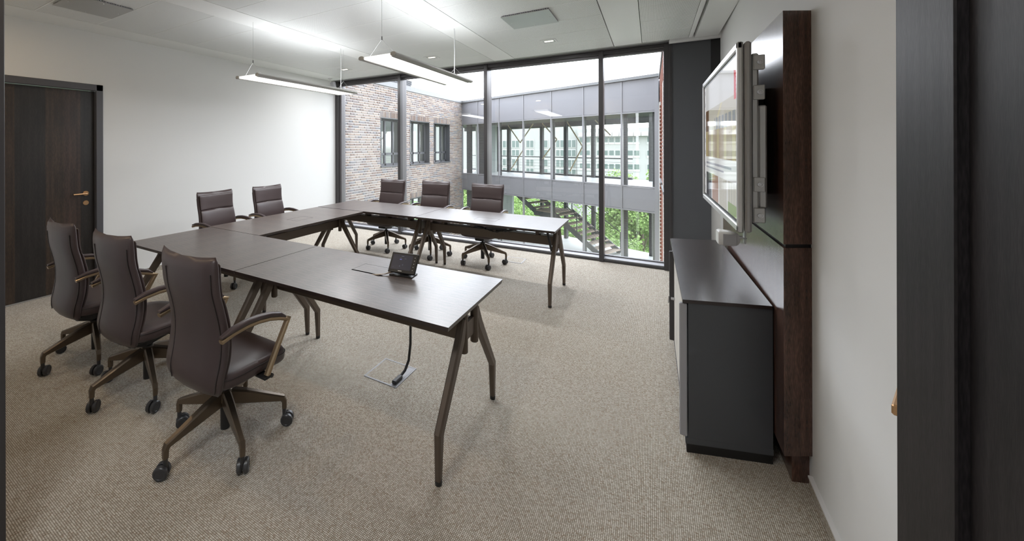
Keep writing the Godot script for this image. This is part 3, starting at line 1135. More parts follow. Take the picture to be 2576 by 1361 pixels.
# ------------------------------------------------------------------ things on and under the tables
func small_things() -> void:
	# touch panel on its stand
	var t := thing("touch_panel", Vector3(-1.335, 0.74, -2.115), "black touch panel on a stand on the front row table", "touch panel")
	t.rotation.y = 0.12
	t.scale = Vector3.ONE * 0.83
	var st := tool()
	bx(st, -0.095, 0.095, 0.001, 0.008, -0.055, 0.055, 0.002)
	part("foot_plate", st, M.black, t)
	st = tool()
	bar(st, [Vector3(0, 0.006, -0.03), Vector3(0, 0.05, -0.035), Vector3(0, 0.09, -0.045)], [0.12, 0.10, 0.09], [0.04, 0.03, 0.02], Vector3.RIGHT, 0.3)
	part("stand", st, M.black, t)
	var hold := Transform3D(Basis(Vector3.RIGHT, -0.62), Vector3(0, 0.085, -0.008))
	st = tool()
	T = hold
	box(st, Vector3.ZERO, Vector3(0.222, 0.158, 0.022), 0.004)
	T = Transform3D.IDENTITY
	var body := part("body", st, M.black, t)
	var q := QuadMesh.new()
	q.size = Vector2(0.166, 0.118)
	var sm := mat("touch_screen", Color.WHITE, 0.12)
	var ui := picture(256, 180, func(x: int, y: int) -> Color:
		var tone := Color(0.30, 0.295, 0.32)
		if x > 92 and x < 118 and y > 52 and y < 64:
			tone = Color(0.52, 0.52, 0.82)
		elif (y > 18 and y < 22 and x > 105 and x < 140) or (y > 40 and y < 43 and x > 92 and x < 115) or (y > 44 and y < 47 and x > 150 and x < 176):
			tone = Color(0.62, 0.62, 0.66)
		elif Vector2(x - 110, y - 138).length() < 8 or Vector2(x - 145, y - 120).length() < 8:
			tone = Color(0.40, 0.41, 0.46)
		elif x > 20 and x < 40 and y > 150 and y < 154 and x % 8 < 4:
			tone = Color(0.5, 0.5, 0.54)
		return tone)
	sm.albedo_texture = ui
	sm.albedo_color = Color(0.5, 0.5, 0.5)
	sm.emission_enabled = true
	sm.emission_texture = ui
	sm.emission = Color.BLACK
	sm.emission_energy_multiplier = 0.35
	var s := inst("screen", q, sm, body)
	s.transform = hold * Transform3D(Basis.IDENTITY, Vector3(-0.012, 0.004, 0.0115))
	for k in 5:
		st = tool()
		T = hold
		box(st, Vector3(0.088, 0.048 - 0.024 * k, 0.0115), Vector3(0.005, 0.005, 0.001))
		T = Transform3D.IDENTITY
		part("button", st, M.plastic_white, body)
	st = tool()
	T = hold
	box(st, Vector3(-0.012, -0.064, 0.0115), Vector3(0.032, 0.005, 0.001))
	T = Transform3D.IDENTITY
	part("maker_mark", st, M.plastic_white, body)
	var cs := tool()
	for k in 3:
		tube(cs, [Vector3(-0.05, 0.02, -0.01), Vector3(-0.09, 0.012 + 0.006 * k, 0.03 + 0.006 * k), Vector3(-0.125, 0.010, 0.068), Vector3(-0.17, 0.006, 0.085 + 0.004 * k), Vector3(-0.24, -0.004, 0.086)], 0.003, 7)
	part("cable", cs, M.cable_beige, t)
	# floor boxes
	for f in [[-1.525, -2.248, 0.125, "steel framed carpeted floor box with a plugged cord", true], [-1.59, -5.37, 0.12, "steel framed carpeted floor box beside the window chairs", false]]:
		var b := thing("floor_box", Vector3(f[0], 0, f[1]), f[3], "floor box")
		var h: float = f[2]
		st = tool()
		for sg in [-1.0, 1.0]:
			bx(st, sg * h - 0.006, sg * h + 0.006, -0.004, 0.004, -h - 0.006, h + 0.006, 0.001)
			bx(st, -h, h, -0.004, 0.004, sg * h - 0.006, sg * h + 0.006, 0.001)
		part("rim", st, M.plastic_grey, b)
		st = tool()
		bx(st, -h + 0.006, h - 0.05 if f[4] else h - 0.006, -0.002, 0.0025, -h + 0.006, h - 0.006)
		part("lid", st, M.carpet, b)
		if f[4]:
			st = tool()
			bx(st, h - 0.049, h - 0.006, -0.002, 0.0035, -h + 0.006, h - 0.006, 0.001)
			part("flap", st, M.plastic_grey, b)
	var c := thing("power_cord", Vector3(-1.425, 0.0, -2.20), "black power cord rising from the floor box to the table", "cord")
	st = tool()
	bx(st, -0.016, 0.016, 0.004, 0.028, -0.025, 0.065, 0.005)
	part("plug", st, M.black_rubber, c)
	st = tool()
	tube(st, [Vector3(0, 0.02, -0.02), Vector3(0.004, 0.035, -0.07), Vector3(0.012, 0.09, -0.105), Vector3(0.02, 0.2, -0.115), Vector3(0.03, 0.33, -0.10), Vector3(0.03, 0.45, -0.085), Vector3(0.015, 0.56, -0.07), Vector3(0.0, 0.66, -0.05), Vector3(-0.01, 0.716, -0.03)], 0.009, 10)
	part("cable", st, M.black_rubber, c)

# ------------------------------------------------------------------ screen wall
func screen_wall() -> void:
	# wall-hung wood panelling in two boards on a recessed plinth
	var p := thing("wood_panelling", Vector3(0.55, 0, -3.3), "tall dark wood panelling behind the screen on the right wall", "panelling")
	var near_f := Vector2(0.502, -2.408)
	var near_w := Vector2(0.611, -2.474)
	var far_f := Vector2(0.505, -4.20)
	var far_w := Vector2(0.648, -4.287)
	var st := tool()
	prism(st, [near_f, near_w, far_w, far_f], 1.107, 2.158)
	wpart("upper_board", st, M.panel_wood, p)
	st = tool()
	prism(st, [near_f, near_w, far_w, far_f], 0.155, 1.09)
	wpart("lower_board", st, M.panel_wood, p)
	st = tool()
	prism(st, [Vector2(0.512, -2.425), Vector2(0.609, -2.484), Vector2(0.645, -4.28), Vector2(0.515, -4.19)], 1.09, 1.107)
	wpart("joint", st, M.black, p)
	st = tool()
	prism(st, [Vector2(0.545, -2.492), Vector2(0.610, -2.518), Vector2(0.645, -4.27), Vector2(0.55, -4.19)], 0.0, 0.155)
	wpart("plinth", st, M.panel_wood, p)
	# sideboard
	var c := thing("sideboard", Vector3(0.3, 0, -3.25), "charcoal sideboard with dark wood top and sliding shutters under the screen", "cabinet")
	var h := 0.775
	st = tool()
	prism(st, [Vector2(0.131, -2.436), Vector2(0.494, -2.561), Vector2(0.474, -4.125), Vector2(0.131, -4.0)], h - 0.0005, h)
	wpart("top", st, M.cabinet_wood, c)
	st = tool()
	prism(st, [Vector2(0.131, -2.436), Vector2(0.494, -2.561), Vector2(0.474, -4.125), Vector2(0.131, -4.0)], h - 0.018, h - 0.0006)
	wpart("top_board", st, M.edge_brown, c)
	st = tool()
	prism(st, [Vector2(0.155, -2.452), Vector2(0.497, -2.572), Vector2(0.497, -2.59), Vector2(0.155, -2.47)], 0.075, h - 0.017)
	wpart("side_panel", st, M.charcoal_panel, c)
	st = tool()
	prism(st, [Vector2(0.155, -3.975), Vector2(0.472, -4.095), Vector2(0.472, -4.11), Vector2(0.155, -3.99)], 0.075, h - 0.017)
	wpart("side_panel", st, M.charcoal_panel, c)
	st = tool()
	prism(st, [Vector2(0.142, -2.447), Vector2(0.499, -2.572), Vector2(0.474, -4.10), Vector2(0.142, -3.98)], 0.045, 0.075)
	wpart("base_board", st, M.charcoal_panel, c)
	st = tool()
	prism(st, [Vector2(0.147, -2.452), Vector2(0.497, -2.576), Vector2(0.474, -4.095), Vector2(0.147, -3.975)], 0.0, 0.045)
	wpart("plinth", st, M.black, c)
	st = tool()
	bx(st, 0.44, 0.47, 0.076, h - 0.018, -4.0, -2.6)
	wpart("back_board", st, M.charcoal_panel, c)
	# tambour shutters of narrow upright slats
	for sh in [[-3.97, -3.25], [-3.23, -2.475]]:
		var a := tool()
		bx(a, 0.146, 0.150, 0.085, h - 0.03, sh[0], sh[1])
		var shutter := wpart("shutter", a, M.tambour, c)
		var sl := tool()
		bx(sl, -0.002, 0.002, 0.085, h - 0.03, -0.0105, 0.0105, 0.001)
		var slm := done(sl)
		var z: float = sh[0] + 0.011
		while z < sh[1] - 0.01:
			var o := inst("slat", slm, M.tambour, shutter)
			o.position = Vector3(0.144, 0, z) 
			z += 0.0222
	st = tool()
	bx(st, 0.118, 0.150, 0.082, h - 0.022, -2.470, -2.444, 0.004)
	wpart("grip_profile", st, M.plastic_grey, c)
	st = tool()
	bx(st, 0.112, 0.146, 0.082, h - 0.022, -3.63, -3.60, 0.004)
	wpart("grip_profile", st, M.frame_dark, c)
	st = tool()
	tube(st, [Vector3(0.146, 0.43, -3.50), Vector3(0.118, 0.43, -3.50)], 0.010, 12)
	var lock := wpart("lock", st, M.steel, c)
	st = tool()
	tube(st, [Vector3(0.110, 0.415, -3.60), Vector3(0.106, 0.36, -3.602)], 0.004, 6)
	var ky := wpart("key", st, M.steel, c)
	# wall screen on its bracket
	var s := thing("wall_screen", Vector3(0.37, 1.14, -3.18), "large silver framed interactive screen on the wood panelling", "screen")
	var z0 := -3.93
	var z1 := -2.425
	var y0 := 1.138
	var y1 := 2.045
	st = tool()
	for y in [[y0, y0 + 0.035], [y1 - 0.035, y1]]:
		bx(st, 0.345, 0.366, y[0], y[1], z0, z1, 0.005)
	for z in [[z0, z0 + 0.03], [z1 - 0.03, z1]]:
		bx(st, 0.345, 0.366, y0, y1, z[0], z[1], 0.005)
	wpart("bezel", st, M.tv_silver, s)
	st = tool()
	bx(st, 0.362, 0.394, y0 + 0.02, y1 - 0.02, z0 + 0.02, z1 - 0.02)
	wpart("core", st, M.black, s)
	st = tool()
	bx(st, 0.371, 0.398, y0 + 0.002, y1 - 0.002, z0, z1 + 0.002, 0.009)
	wpart("housing", st, M.tv_grey, s)
	st = tool()
	bx(st, 0.3655, 0.3675, y0 + 0.004, y1 - 0.004, z0 + 0.002, z1 - 0.0005)
	wpart("rim", st, M.tv_grey, s)
	st = tool()
	bx(st, 0.398, 0.425, y0 + 0.05, y1 - 0.06, z0 + 0.03, z1 - 0.015, 0.006)
	var back := wpart("back_cover", st, M.aluminium, s)
	st = tool()
	bx(st, 0.356, 0.360, y0 + 0.035, y1 - 0.035, z0 + 0.03, z1 - 0.03)
	wpart("screen_border", st, M.black, s)
	for y in [1.94, 1.80, 1.37, 1.226]:
		st = tool()
		bx(st, 0.405, 0.446, y - 0.034, y + 0.034, z1 - 0.030, z1 - 0.004, 0.003)
		var br := wpart("bracket", st, M.aluminium, s)
		st = tool()
		T = Transform3D(Basis(Vector3.RIGHT, PI / 2), Vector3(0.428, y, z1 - 0.005))
		lathe(st, Vector3.ZERO, [Vector2(0, 0.007), Vector2(0.005, 0.007), Vector2(0.006, 0.010), Vector2(0.011, 0.009), Vector2(0.012, 0), Vector2(0, 0)], 16)
		T = Transform3D.IDENTITY
		var bolt := wpart("bolt", st, M.steel, br)
	st = tool()
	bx(st, 0.425, 0.455, 1.26, 1.74, z0 + 0.25, z1 - 0.02, 0.006)
	wpart("electronics_cover", st, M.aluminium, s)
	st = tool()
	bx(st, 0.455, 0.501, 1.30, 1.85, -3.45, -2.75, 0.004)
	wpart("wall_mount", st, M.black, s)
	# picture on the screen
	var q := QuadMesh.new()
	q.size = Vector2(z1 - z0 - 0.10, y1 - y0 - 0.10)
	rng.seed = 21
	var tex := picture(384, 232, func(x: int, y: int) -> Color:
		var tone := Color(0.90, 0.90, 0.89)
		if x < 20:
			tone = Color(0.86, 0.86, 0.86)
			if y % 26 > 6 and y % 26 < 16 and x > 5 and x < 15:
				tone = Color(0.55, 0.56, 0.6)
		elif x > 352 and y < 60:
			tone = Color(0.86, 0.22, 0.24)
			if x > 366 and x < 373 and y > 6 and y < 52 and y % 6 < 4:
				tone = Color(0.96, 0.75, 0.75)
		elif y > 52 and y < 150:
			# photograph of a timber hall
			tone = Color(0.80, 0.78, 0.72)
			if y > 96:
				tone = Color(0.62, 0.52, 0.38) if (x / 26) % 3 != 1 else Color(0.72, 0.66, 0.45)
			elif x > 150 and y > 74 and x % 34 < 24:
				tone = Color(0.62, 0.64, 0.66)
			elif x < 70:
				tone = Color(0.42, 0.30, 0.20)
			elif x + y * 2 > 330 and x + y * 2 < 352:
				tone = Color(0.88, 0.84, 0.70)
		elif y > 160 and y < 165 and x > 28 and x < 330 and (x * 7) % 11 < 7:
			tone = Color(0.38, 0.38, 0.46)
		elif y > 169 and y < 173 and x > 28 and x < 260 and (x * 5) % 9 < 6:
			tone = Color(0.45, 0.45, 0.52)
		elif y > 182:
			var k := (x - 24) / 90
			var fx := (x - 24) % 90
			if fx > 4 and fx < 84:
				tone = [Color(0.25, 0.25, 0.27), Color(0.64, 0.48, 0.38), Color(0.80, 0.78, 0.72), Color(0.78, 0.77, 0.70)][clampi(k, 0, 3)]
				if k >= 2 and fx % 20 > 15:
					tone = Color(0.66, 0.65, 0.60)
				if k == 3 and y > 214:
					tone = Color(0.52, 0.62, 0.32)
		return tone)
	var sm := mat("screen_picture", Color(0.25, 0.25, 0.25), 0.05)
	sm.albedo_texture = tex
	sm.emission_enabled = true
	sm.emission_texture = tex
	sm.emission = Color.BLACK
	sm.emission_energy_multiplier = 0.45
	var o := inst("screen", q, sm, s)
	o.rotation.y = -PI / 2
	o.position = Vector3(0.3555, (y0 + y1) / 2, (z0 + z1) / 2) - s.position
	var al := AreaLight3D.new()
	al.name = "screen_light"
	s.add_child(al)
	al.position = Vector3(0.340, (y0 + y1) / 2, (z0 + z1) / 2) - s.position
	al.rotation.y = PI / 2
	al.area_size = Vector2(1.35, 0.78)
	al.light_energy = 0.02
	al.area_range = 8.0
	al.shadow_enabled = true
	# small loudspeaker under the screen
	var d := thing("loudspeaker", Vector3(0.34, 1.04, -2.60), "small white loudspeaker hanging under the near end of the screen", "loudspeaker")
	st = tool()
	softbar(st, [Vector3(-0.052, 0.04, 0), Vector3(-0.045, 0.04, 0), Vector3(0.0, 0.038, 0), Vector3(0.03, 0.036, 0), Vector3(0.037, 0.036, 0)], [0.098, 0.105, 0.10, 0.065, 0.04], [0.062, 0.072, 0.070, 0.052, 0.03], Vector3.BACK, 0.35)
	part("body", st, M.plastic_white, d)
	st = tool()
	bx(st, -0.034, 0.02, 0.010, 0.066, 0.050, 0.0545, 0.002)
	part("grille", st, M.plastic_grey, d)
	st = tool()
	bx(st, 0.03, 0.062, 0.045, 0.052, -0.01, 0.03, 0.001)
	bx(st, 0.052, 0.058, 0.02, 0.105, -0.01, 0.03, 0.001)
	part("bracket", st, M.aluminium, d)

# ------------------------------------------------------------------ courtyard
const FO := Vector3(-6.0, 0, -13.639)
const FD := Vector3(0.917, 0, 0.399)
const FN := Vector3(0.399, 0, -0.917)

func fac(s: float, y: float, w: float) -> Vector3:
	return FO + FD * s + FN * w + Vector3.UP * y

# box in the facade's own axes: s along it, y up, w behind it
func fbox(st: SurfaceTool, s0: float, s1: float, y0: float, y1: float, w0: float, w1: float, b := 0.0) -> void:
	T = Transform3D(Basis(FD.normalized(), Vector3.UP, -FN.normalized()), FO)
	bx(st, s0, s1, y0, y1, -w1, -w0, b)
	T = Transform3D.IDENTITY

func brick_house() -> void:
	var X := -6.0
	var z0 := -13.64
	var z1 := -6.2
	var b := thing("brick_building", Vector3(X, -3.0, -10), "mottled brown brick building at the left of the courtyard", "building")
	# wall body round the window openings
	var wins := []
	for k in 3:
		var zr := -8.42 - 1.485 * k
		wins.append([zr - 1.19, zr, 1.03, 2.33])
		wins.append([zr - 1.19, zr, -1.45, 0.03])
	var st := tool()
	bx(st, X - 0.4, X - 0.012, 2.33, 3.17, z0, z1)
	bx(st, X - 0.4, X - 0.012, 0.03, 1.03, z0, z1)
	bx(st, X - 0.4, X - 0.012, -3.0, -1.45, z0, z1)
	var edges := [z1, -8.42, -9.61, -9.905, -11.095, -11.39, -12.58, z0]
	for i in range(0, 8, 2):
		bx(st, X - 0.4, X - 0.012, 1.03, 2.33, edges[i + 1], edges[i])
		bx(st, X - 0.4, X - 0.012, -1.45, 0.03, edges[i + 1], edges[i])
	wpart("wall", st, M.mortar, b)
	# bricks, running bond
	rng.seed = 77
	var tones := []
	for q in [[0.21, 0.165, 0.145], [0.27, 0.225, 0.20], [0.20, 0.175, 0.175], [0.18, 0.18, 0.195], [0.29, 0.24, 0.205], [0.19, 0.145, 0.13], [0.25, 0.23, 0.225], [0.31, 0.265, 0.235]]:
		tones.append(Color(q[0] * 0.95, q[1] * 0.91, q[2] * 0.89))
	var t := tool()
	box(t, Vector3.ZERO, Vector3(0.024, 0.0405, 0.215), 0.003)
	var full := done(t)
	t = tool()
	box(t, Vector3.ZERO, Vector3(0.024, 0.0405, 0.105), 0.003)
	var half := done(t)
	t = tool()
	box(t, Vector3.ZERO, Vector3(0.024, 0.15, 0.0435), 0.003)
	var stand := done(t)
	var mats := []
	for c in tones:
		var m := StandardMaterial3D.new()
		m.albedo_color = (c as Color).linear_to_srgb()
		m.roughness = 0.85
		mats.append(m)
	var place := []
	var row := 0
	var y := -2.2
	while y < 3.14:
		# free stretches of this course between the openings
		var cuts := [[z0, z1]]
		for q in wins:
			if y + 0.02 > q[2] and y - 0.02 < q[3] + 0.155:
				var next := []
				for c in cuts:
					if q[1] <= c[0] or q[0] >= c[1]:
						next.append(c)
					else:
						next.append([c[0], q[0]])
						next.append([q[1], c[1]])
				cuts = next
		for c in cuts:
			var z: float = c[1] - 0.008 - (0.0 if row % 2 == 0 else 0.06)
			if row % 2 == 1:
				place.append([Vector3(X - 0.009, y, z + 0.027), 1, rng.randi_range(0, 7), 0.045 / 0.105])
			while z > c[0] + 0.03:
				var kind := 1 if rng.randf() < 0.3 else 0
				var full_w := 0.105 if kind == 1 else 0.215
				var w := minf(full_w, z - c[0] - 0.006)
				place.append([Vector3(X - 0.009 + rng.randf_range(-0.0015, 0.0015), y, z - w / 2), kind, rng.randi_range(0, 7), w / full_w])
				z -= w + 0.019
		y += 0.0605
		row += 1
	for q in wins:
		var z: float = q[0] + 0.03
		while z < q[1]:
			place.append([Vector3(X - 0.009, q[3] + 0.082, z), 2, rng.randi_range(0, 7), 1.0])
			z += 0.063
	# the nearest bricks that show are single parts, the others one part
	var shown := []
	var rest := []
	for p in place:
		if p[0].y > 0.6 and p[0].z > -8.3 and p[1] == 0 and shown.size() < 300:
			shown.append(p)
		else:
			rest.append(p)
	for p in shown:
		var o := inst("brick", full, mats[p[2]], b)
		o.position = p[0] - b.position
		o.scale.z = p[3]
	for kind in 3:
		var list := rest.filter(func(p): return p[1] == kind)
		var mm := MultiMesh.new()
		mm.transform_format = MultiMesh.TRANSFORM_3D
		mm.use_colors = true
		mm.mesh = [full, half, stand][kind]
		mm.instance_count = list.size()
		for i in list.size():
			mm.set_instance_transform(i, Transform3D(Basis.from_scale(Vector3(1, 1, list[i][3])), list[i][0] - b.position))
			mm.set_instance_color(i, tones[list[i][2]])
		var mi := MultiMeshInstance3D.new()
		mi.name = ["brick_courses", "header_bricks", "soldier_courses"][kind]
		mi.multimesh = mm
		mi.material_override = M.brick_mixed
		mi.set_meta("kind", "stuff")
		b.add_child(mi, true)
	# parapet
	st = tool()
	bx(st, X - 0.45, X + 0.03, 3.17, 3.315, z0, z1, 0.004)
	wpart("fascia", st, M.fascia, b)
	for k in 9:
		st = tool()
		bx(st, X - 0.5, X - 0.30, 3.33 + 0.03 * k, 3.347 + 0.03 * k, -10.56, -8.3)
		wpart("louvre_blade", st, M.reveal_grey, b)
	# windows set deep in grey reveals
	for q in wins:
		var zc: float = (q[0] + q[1]) / 2
		var yc: float = (q[2] + q[3]) / 2
		st = tool()
		bx(st, X - 0.24, X + 0.004, q[2], q[3], q[0], q[0] + 0.02)
		bx(st, X - 0.24, X + 0.004, q[2], q[3], q[1] - 0.02, q[1])
		bx(st, X - 0.24, X + 0.004, q[3] - 0.02, q[3], q[0], q[1])
		bx(st, X - 0.24, X + 0.03, q[2] - 0.02, q[2] + 0.015, q[0] - 0.01, q[1] + 0.01)
		var wn := wpart("window", st, M.reveal_grey, b)
		st = tool()
		for zz in [q[0] + 0.045, q[0] + 0.40, q[1] - 0.40, q[1] - 0.045]:
			bx(st, X - 0.19, X - 0.14, q[2], q[3], zz - 0.03, zz + 0.03)
		for yy in [q[2] + 0.04, q[2] + 0.33, q[3] - 0.04]:
			bx(st, X - 0.19, X - 0.14, yy - 0.03, yy + 0.03, q[0], q[1])
		wpart("window_frame", st, M.reveal_grey, wn)
		st = tool()
		bx(st, X - 0.168, X - 0.162, q[2] + 0.02, q[3] - 0.02, q[0] + 0.02, q[1] - 0.02)
		wpart("pane", st, M.facade_glass, wn)
	st = tool()
	bx(st, X - 2.6, X - 2.5, -3, 3.1, z0, z1)
	bx(st, X - 2.6, X - 0.4, -3, -2.9, z0, z1)
	bx(st, X - 2.6, X - 0.4, 3.1, 3.15, z0, z1)
	bx(st, X - 2.6, X - 0.4, -3, 3.1, z1 - 0.05, z1)
	wpart("rooms", st, M.pale_room, b)

func bridge() -> void:
	var b := thing("glazed_link_building", FO + Vector3(0, -1.7, 0), "grey panelled glazed link building across the courtyard", "building")
	var ms := [0.0, 0.81, 1.805, 2.81, 3.82, 4.82, 5.85, 6.66]
	var st := tool()
	fbox(st, -0.05, 6.75, 3.175, 3.25, -0.06, 3.0, 0.004)
	wpart("roof_fascia", st, M.fascia, b)
	for i in 7:
		var s0: float = ms[i] + 0.022
		var s1: float = ms[i + 1] - 0.022
		for q in [[2.40, 3.17], [0.0, 0.545]]:
			st = tool()
			fbox(st, s0, s1, q[0], q[1], 0.0, 0.06, 0.002)
			wpart("panel", st, M.facade_panel, b)
		for q in [[0.59, 2.365], [-1.80, -0.04]]:
			st = tool()
			fbox(st, s0, s1, q[0], q[1], 0.02, 0.028)
			wpart("pane", st, M.facade_glass, b)
	for s in ms:
		st = tool()
		var w := 0.045 if s > 6 else 0.02
		fbox(st, s - w, s + w, -1.9, 3.17, -0.014, 0.05, 0.002)
		wpart("mullion", st, M.facade_frame, b)
	for y in [[2.355, 2.40], [0.545, 0.59], [-0.045, 0.0], [-1.86, -1.80]]:
		st = tool()
		fbox(st, 0.0, 6.66, y[0] + 0.006, y[1] - 0.006, -0.010, 0.05, 0.002)
		wpart("transom", st, M.facade_frame, b)
	# floors and roof of the open hall behind
	st = tool()
	fbox(st, -2.5, 8.0, 0.02, 0.52, 0.08, 2.75)
	wpart("floor_slab", st, M.slab, b)
	st = tool()
	fbox(st, -2.5, 8.0, -2.1, -1.68, 0.08, 2.75)
	wpart("floor_slab", st, M.slab, b)
	st = tool()
	fbox(st, -2.5, 8.0, 2.42, 3.1, 0.08, 2.8)
	wpart("header", st, M.dark_brick, b)
	st = tool()
	fbox(st, -2.5, 8.0, 2.26, 2.43, 2.45, 2.75)
	fbox(st, -2.5, 8.0, -0.2, 0.03, 2.45, 2.75)
	wpart("rear_beam", st, M.dark_brick, b)
	# piers in two rows
	for q in [[0.15, 0.30, 0.2], [0.72, 0.45, 0.3], [1.66, 0.08, 0.2], [3.72, 0.10, 0.2], [4.72, 0.09, 0.2], [5.82, 0.12, 0.2], [6.52, 0.11, 0.2], [-0.6, 0.9, 2.35], [0.12, 0.16, 2.4], [1.69, 0.14, 2.4], [2.68, 0.14, 2.4], [3.69, 0.13, 2.4], [5.47, 0.13, 2.4], [7.4, 0.4, 2.4]]:
		for y in [[0.5, 2.45], [-1.7, 0.05]]:
			st = tool()
			fbox(st, q[0] - q[1] * 0.38, q[0] + q[1] * 0.38, y[0], y[1], q[2], q[2] + (0.08 if q[2] < 1.0 else 0.12), 0.004)
			wpart("pier", st, M.dark_brick, b)
	# side room at the left end
	st = tool()
	fbox(st, -1.2, -0.1, 0.52, 2.42, 1.9, 2.0)
	fbox(st, 0.2, 0.75, -1.7, 0.05, 1.9, 2.0)
	wpart("room_wall", st, M.pale_room, b)
	# timber braces between the piers
	for q in [[0.3, 2.4, 0.9, 1.7], [0.9, 1.7, 1.5, 2.4], [0.4, 0.6, 1.1, 1.5], [1.9, 2.4, 2.5, 1.8], [2.5, 1.8, 1.9, 1.1], [2.9, 2.4, 3.5, 1.5], [3.0, 0.7, 3.55, 1.7], [3.9, 2.4, 4.4, 1.9]]:
		st = tool()
		var p0 := fac(q[0], q[1], 2.2)
		var p1 := fac(q[2], q[3], 2.2)
		bar(st, [p0, p1], [0.03, 0.03], [0.036, 0.036], FN.normalized(), 0.2)
		wpart("brace", st, M.brace_tan, b)
	# balustrade of the upper floor
	st = tool()
	tube(st, [fac(-2.3, 1.16, 2.55), fac(4.9, 1.16, 2.55)], 0.018, 8)
	wpart("handrail", st, M.stair_steel, b)
	for k in 7:
		st = tool()
		fbox(st, -1.6 + 1.05 * k - 0.018, -1.6 + 1.05 * k + 0.018, 0.5, 1.16, 2.53, 2.57)
		wpart("rail_post", st, M.stair_steel, b)
	for k in 5:
		st = tool()
		tube(st, [fac(-2.3, 0.6 + 0.11 * k, 2.55), fac(4.9, 0.6 + 0.11 * k, 2.55)], 0.004, 5)
		wpart("rail_wire", st, M.stair_steel, b)
	st = tool()
	fbox(st, -2.3, 4.9, 0.5, 0.58, 2.50, 2.58)
	wpart("kick_board", st, M.stair_steel, b)
	# steel stair with timber treads
	var t := thing("steel_stair", fac(3.2, -1.68, 1.5), "dark steel stair with timber treads inside the glazed link", "stair")
	var flights := [[1.66, -0.08, 2.50, -0.62], [3.2, -0.62, 4.80, -1.66]]
	for f in flights:
		for w in [1.0, 2.0]:
			st = tool()
			bar(st, [fac(f[0], f[1], w), fac(f[2], f[3], w)], [0.03, 0.03], [0.15, 0.15], FN.normalized(), 0.1)
			wpart("stringer", st, M.stair_steel, t)
		var n := 4 if f[0] < 2 else 9
		for k in n:
			var u := (k + 0.5) / n
			var s := lerpf(f[0], f[2], u)
			var y := lerpf(f[1], f[3], u) + 0.03
			st = tool()
			fbox(st, s - 0.10, s + 0.10, y - 0.016, y + 0.016, 1.02, 1.98, 0.002)
			wpart("tread", st, M.stair_wood, t)
	st = tool()
	fbox(st, 2.48, 3.22, -0.60, -0.565, 1.0, 2.0, 0.002)
	wpart("landing", st, M.stair_wood, t)
	st = tool()
	fbox(st, 2.45, 3.25, -0.75, -0.60, 0.98, 1.02)
	fbox(st, 2.45, 3.25, -0.75, -0.60, 1.98, 2.02)
	wpart("landing_beam", st, M.stair_steel, t)
	for w in [1.0, 2.0]:
		st = tool()
		tube(st, [fac(2.5, -0.02, w), fac(3.2, -0.02, w), fac(4.9, -1.12, w)], 0.014, 8)
		wpart("handrail", st, M.stair_steel, t)
		for k in 7:
			st = tool()
			var o := 0.085 * k + 0.04
			tube(st, [fac(3.2, -0.56 + o, w), fac(4.8, -1.60 + o, w)], 0.003, 5)
			wpart("rail_wire", st, M.stair_steel, t)
		for k in 3:
			st = tool()
			var s: float = 3.2 + 0.8 * k
			var y := -0.62 - 0.52 * k
			fbox(st, s - 0.012, s + 0.012, y, y + 0.62, w - 0.012, w + 0.012)
			wpart("rail_post", st, M.stair_steel, t)

func red_wall() -> void:
	var X := 0.172
	var b := thing("red_brick_building", Vector3(X, -3, -8.5), "red brick wall seen edge on at the right of the courtyard", "building")
	var st := tool()
	bx(st, X + 0.012, X + 0.5, -3.0, 3.1, -10.9, -6.15)
	wpart("wall", st, M.mortar, b)
	var t := tool()
	box(t, Vector3.ZERO, Vector3(0.024, 0.042, 0.15), 0.002)
	var m := done(t)
	var list := []
	var row := 0
	var y := -1.2
	while y < 3.05:
		var z := -6.4 - (0.12 if row % 2 == 0 else 0.0)
		while z > -10.75:
			list.append(Vector3(X + 0.0025, y, z))
			z -= 0.24
		y += 0.0745
		row += 1
	var shown := 0
	var rest := []
	for p in list:
		if p.z > -8.4 and p.y > -0.1 and p.y < 2.4 and shown < 290:
			var o := inst("brick", m, M.red_brick, b)
			o.position = p - b.position
			shown += 1
		else:
			rest.append(p)
	var mm := MultiMesh.new()
	mm.transform_format = MultiMesh.TRANSFORM_3D
	mm.mesh = m
	mm.instance_count = rest.size()
	for i in rest.size():
		mm.set_instance_transform(i, Transform3D(Basis.IDENTITY, rest[i] - b.position))
	var mi := MultiMeshInstance3D.new()
	mi.name = "brick_courses"
	mi.multimesh = mm
	mi.material_override = M.red_brick
	mi.set_meta("kind", "stuff")
	b.add_child(mi, true)
	for q in [[0.135, -9.5, 2.45], [0.150, -7.2, 2.55]]:
		st = tool()
		bx(st, q[0], X + 0.02, -2.0, q[2], q[1] - 0.3, q[1])
		var pl := wpart("pilaster", st, M.mortar, b)
		var pb := tool()
		bx(pb, -0.5 * (X - q[0]) + 0.004, 0.5 * (X - q[0]), -0.025, 0.025, -0.003, 0.003)
		var pm := done(pb)
		var yy := -1.3
		while yy < q[2] - 0.05:
			var o := inst("brick", pm, M.red_brick, pl)
			o.position = Vector3((q[0] + X) / 2, yy, q[1] + 0.002)
			yy += 0.0745
	st = tool()
	bx(st, X - 0.03, X + 0.5, 3.1, 3.25, -10.9, -6.15, 0.004)
	wpart("coping", st, M.reveal_grey, b)
	for q in [[-7.3, 0.95, 1.95], [-9.0, 0.95, 1.95]]:
		st = tool()
		bx(st, X - 0.035, X + 0.01, 0.86, 0.90, q[0] - 0.6, q[0] + 0.6, 0.003)
		wpart("window_sill", st, M.fascia, b)

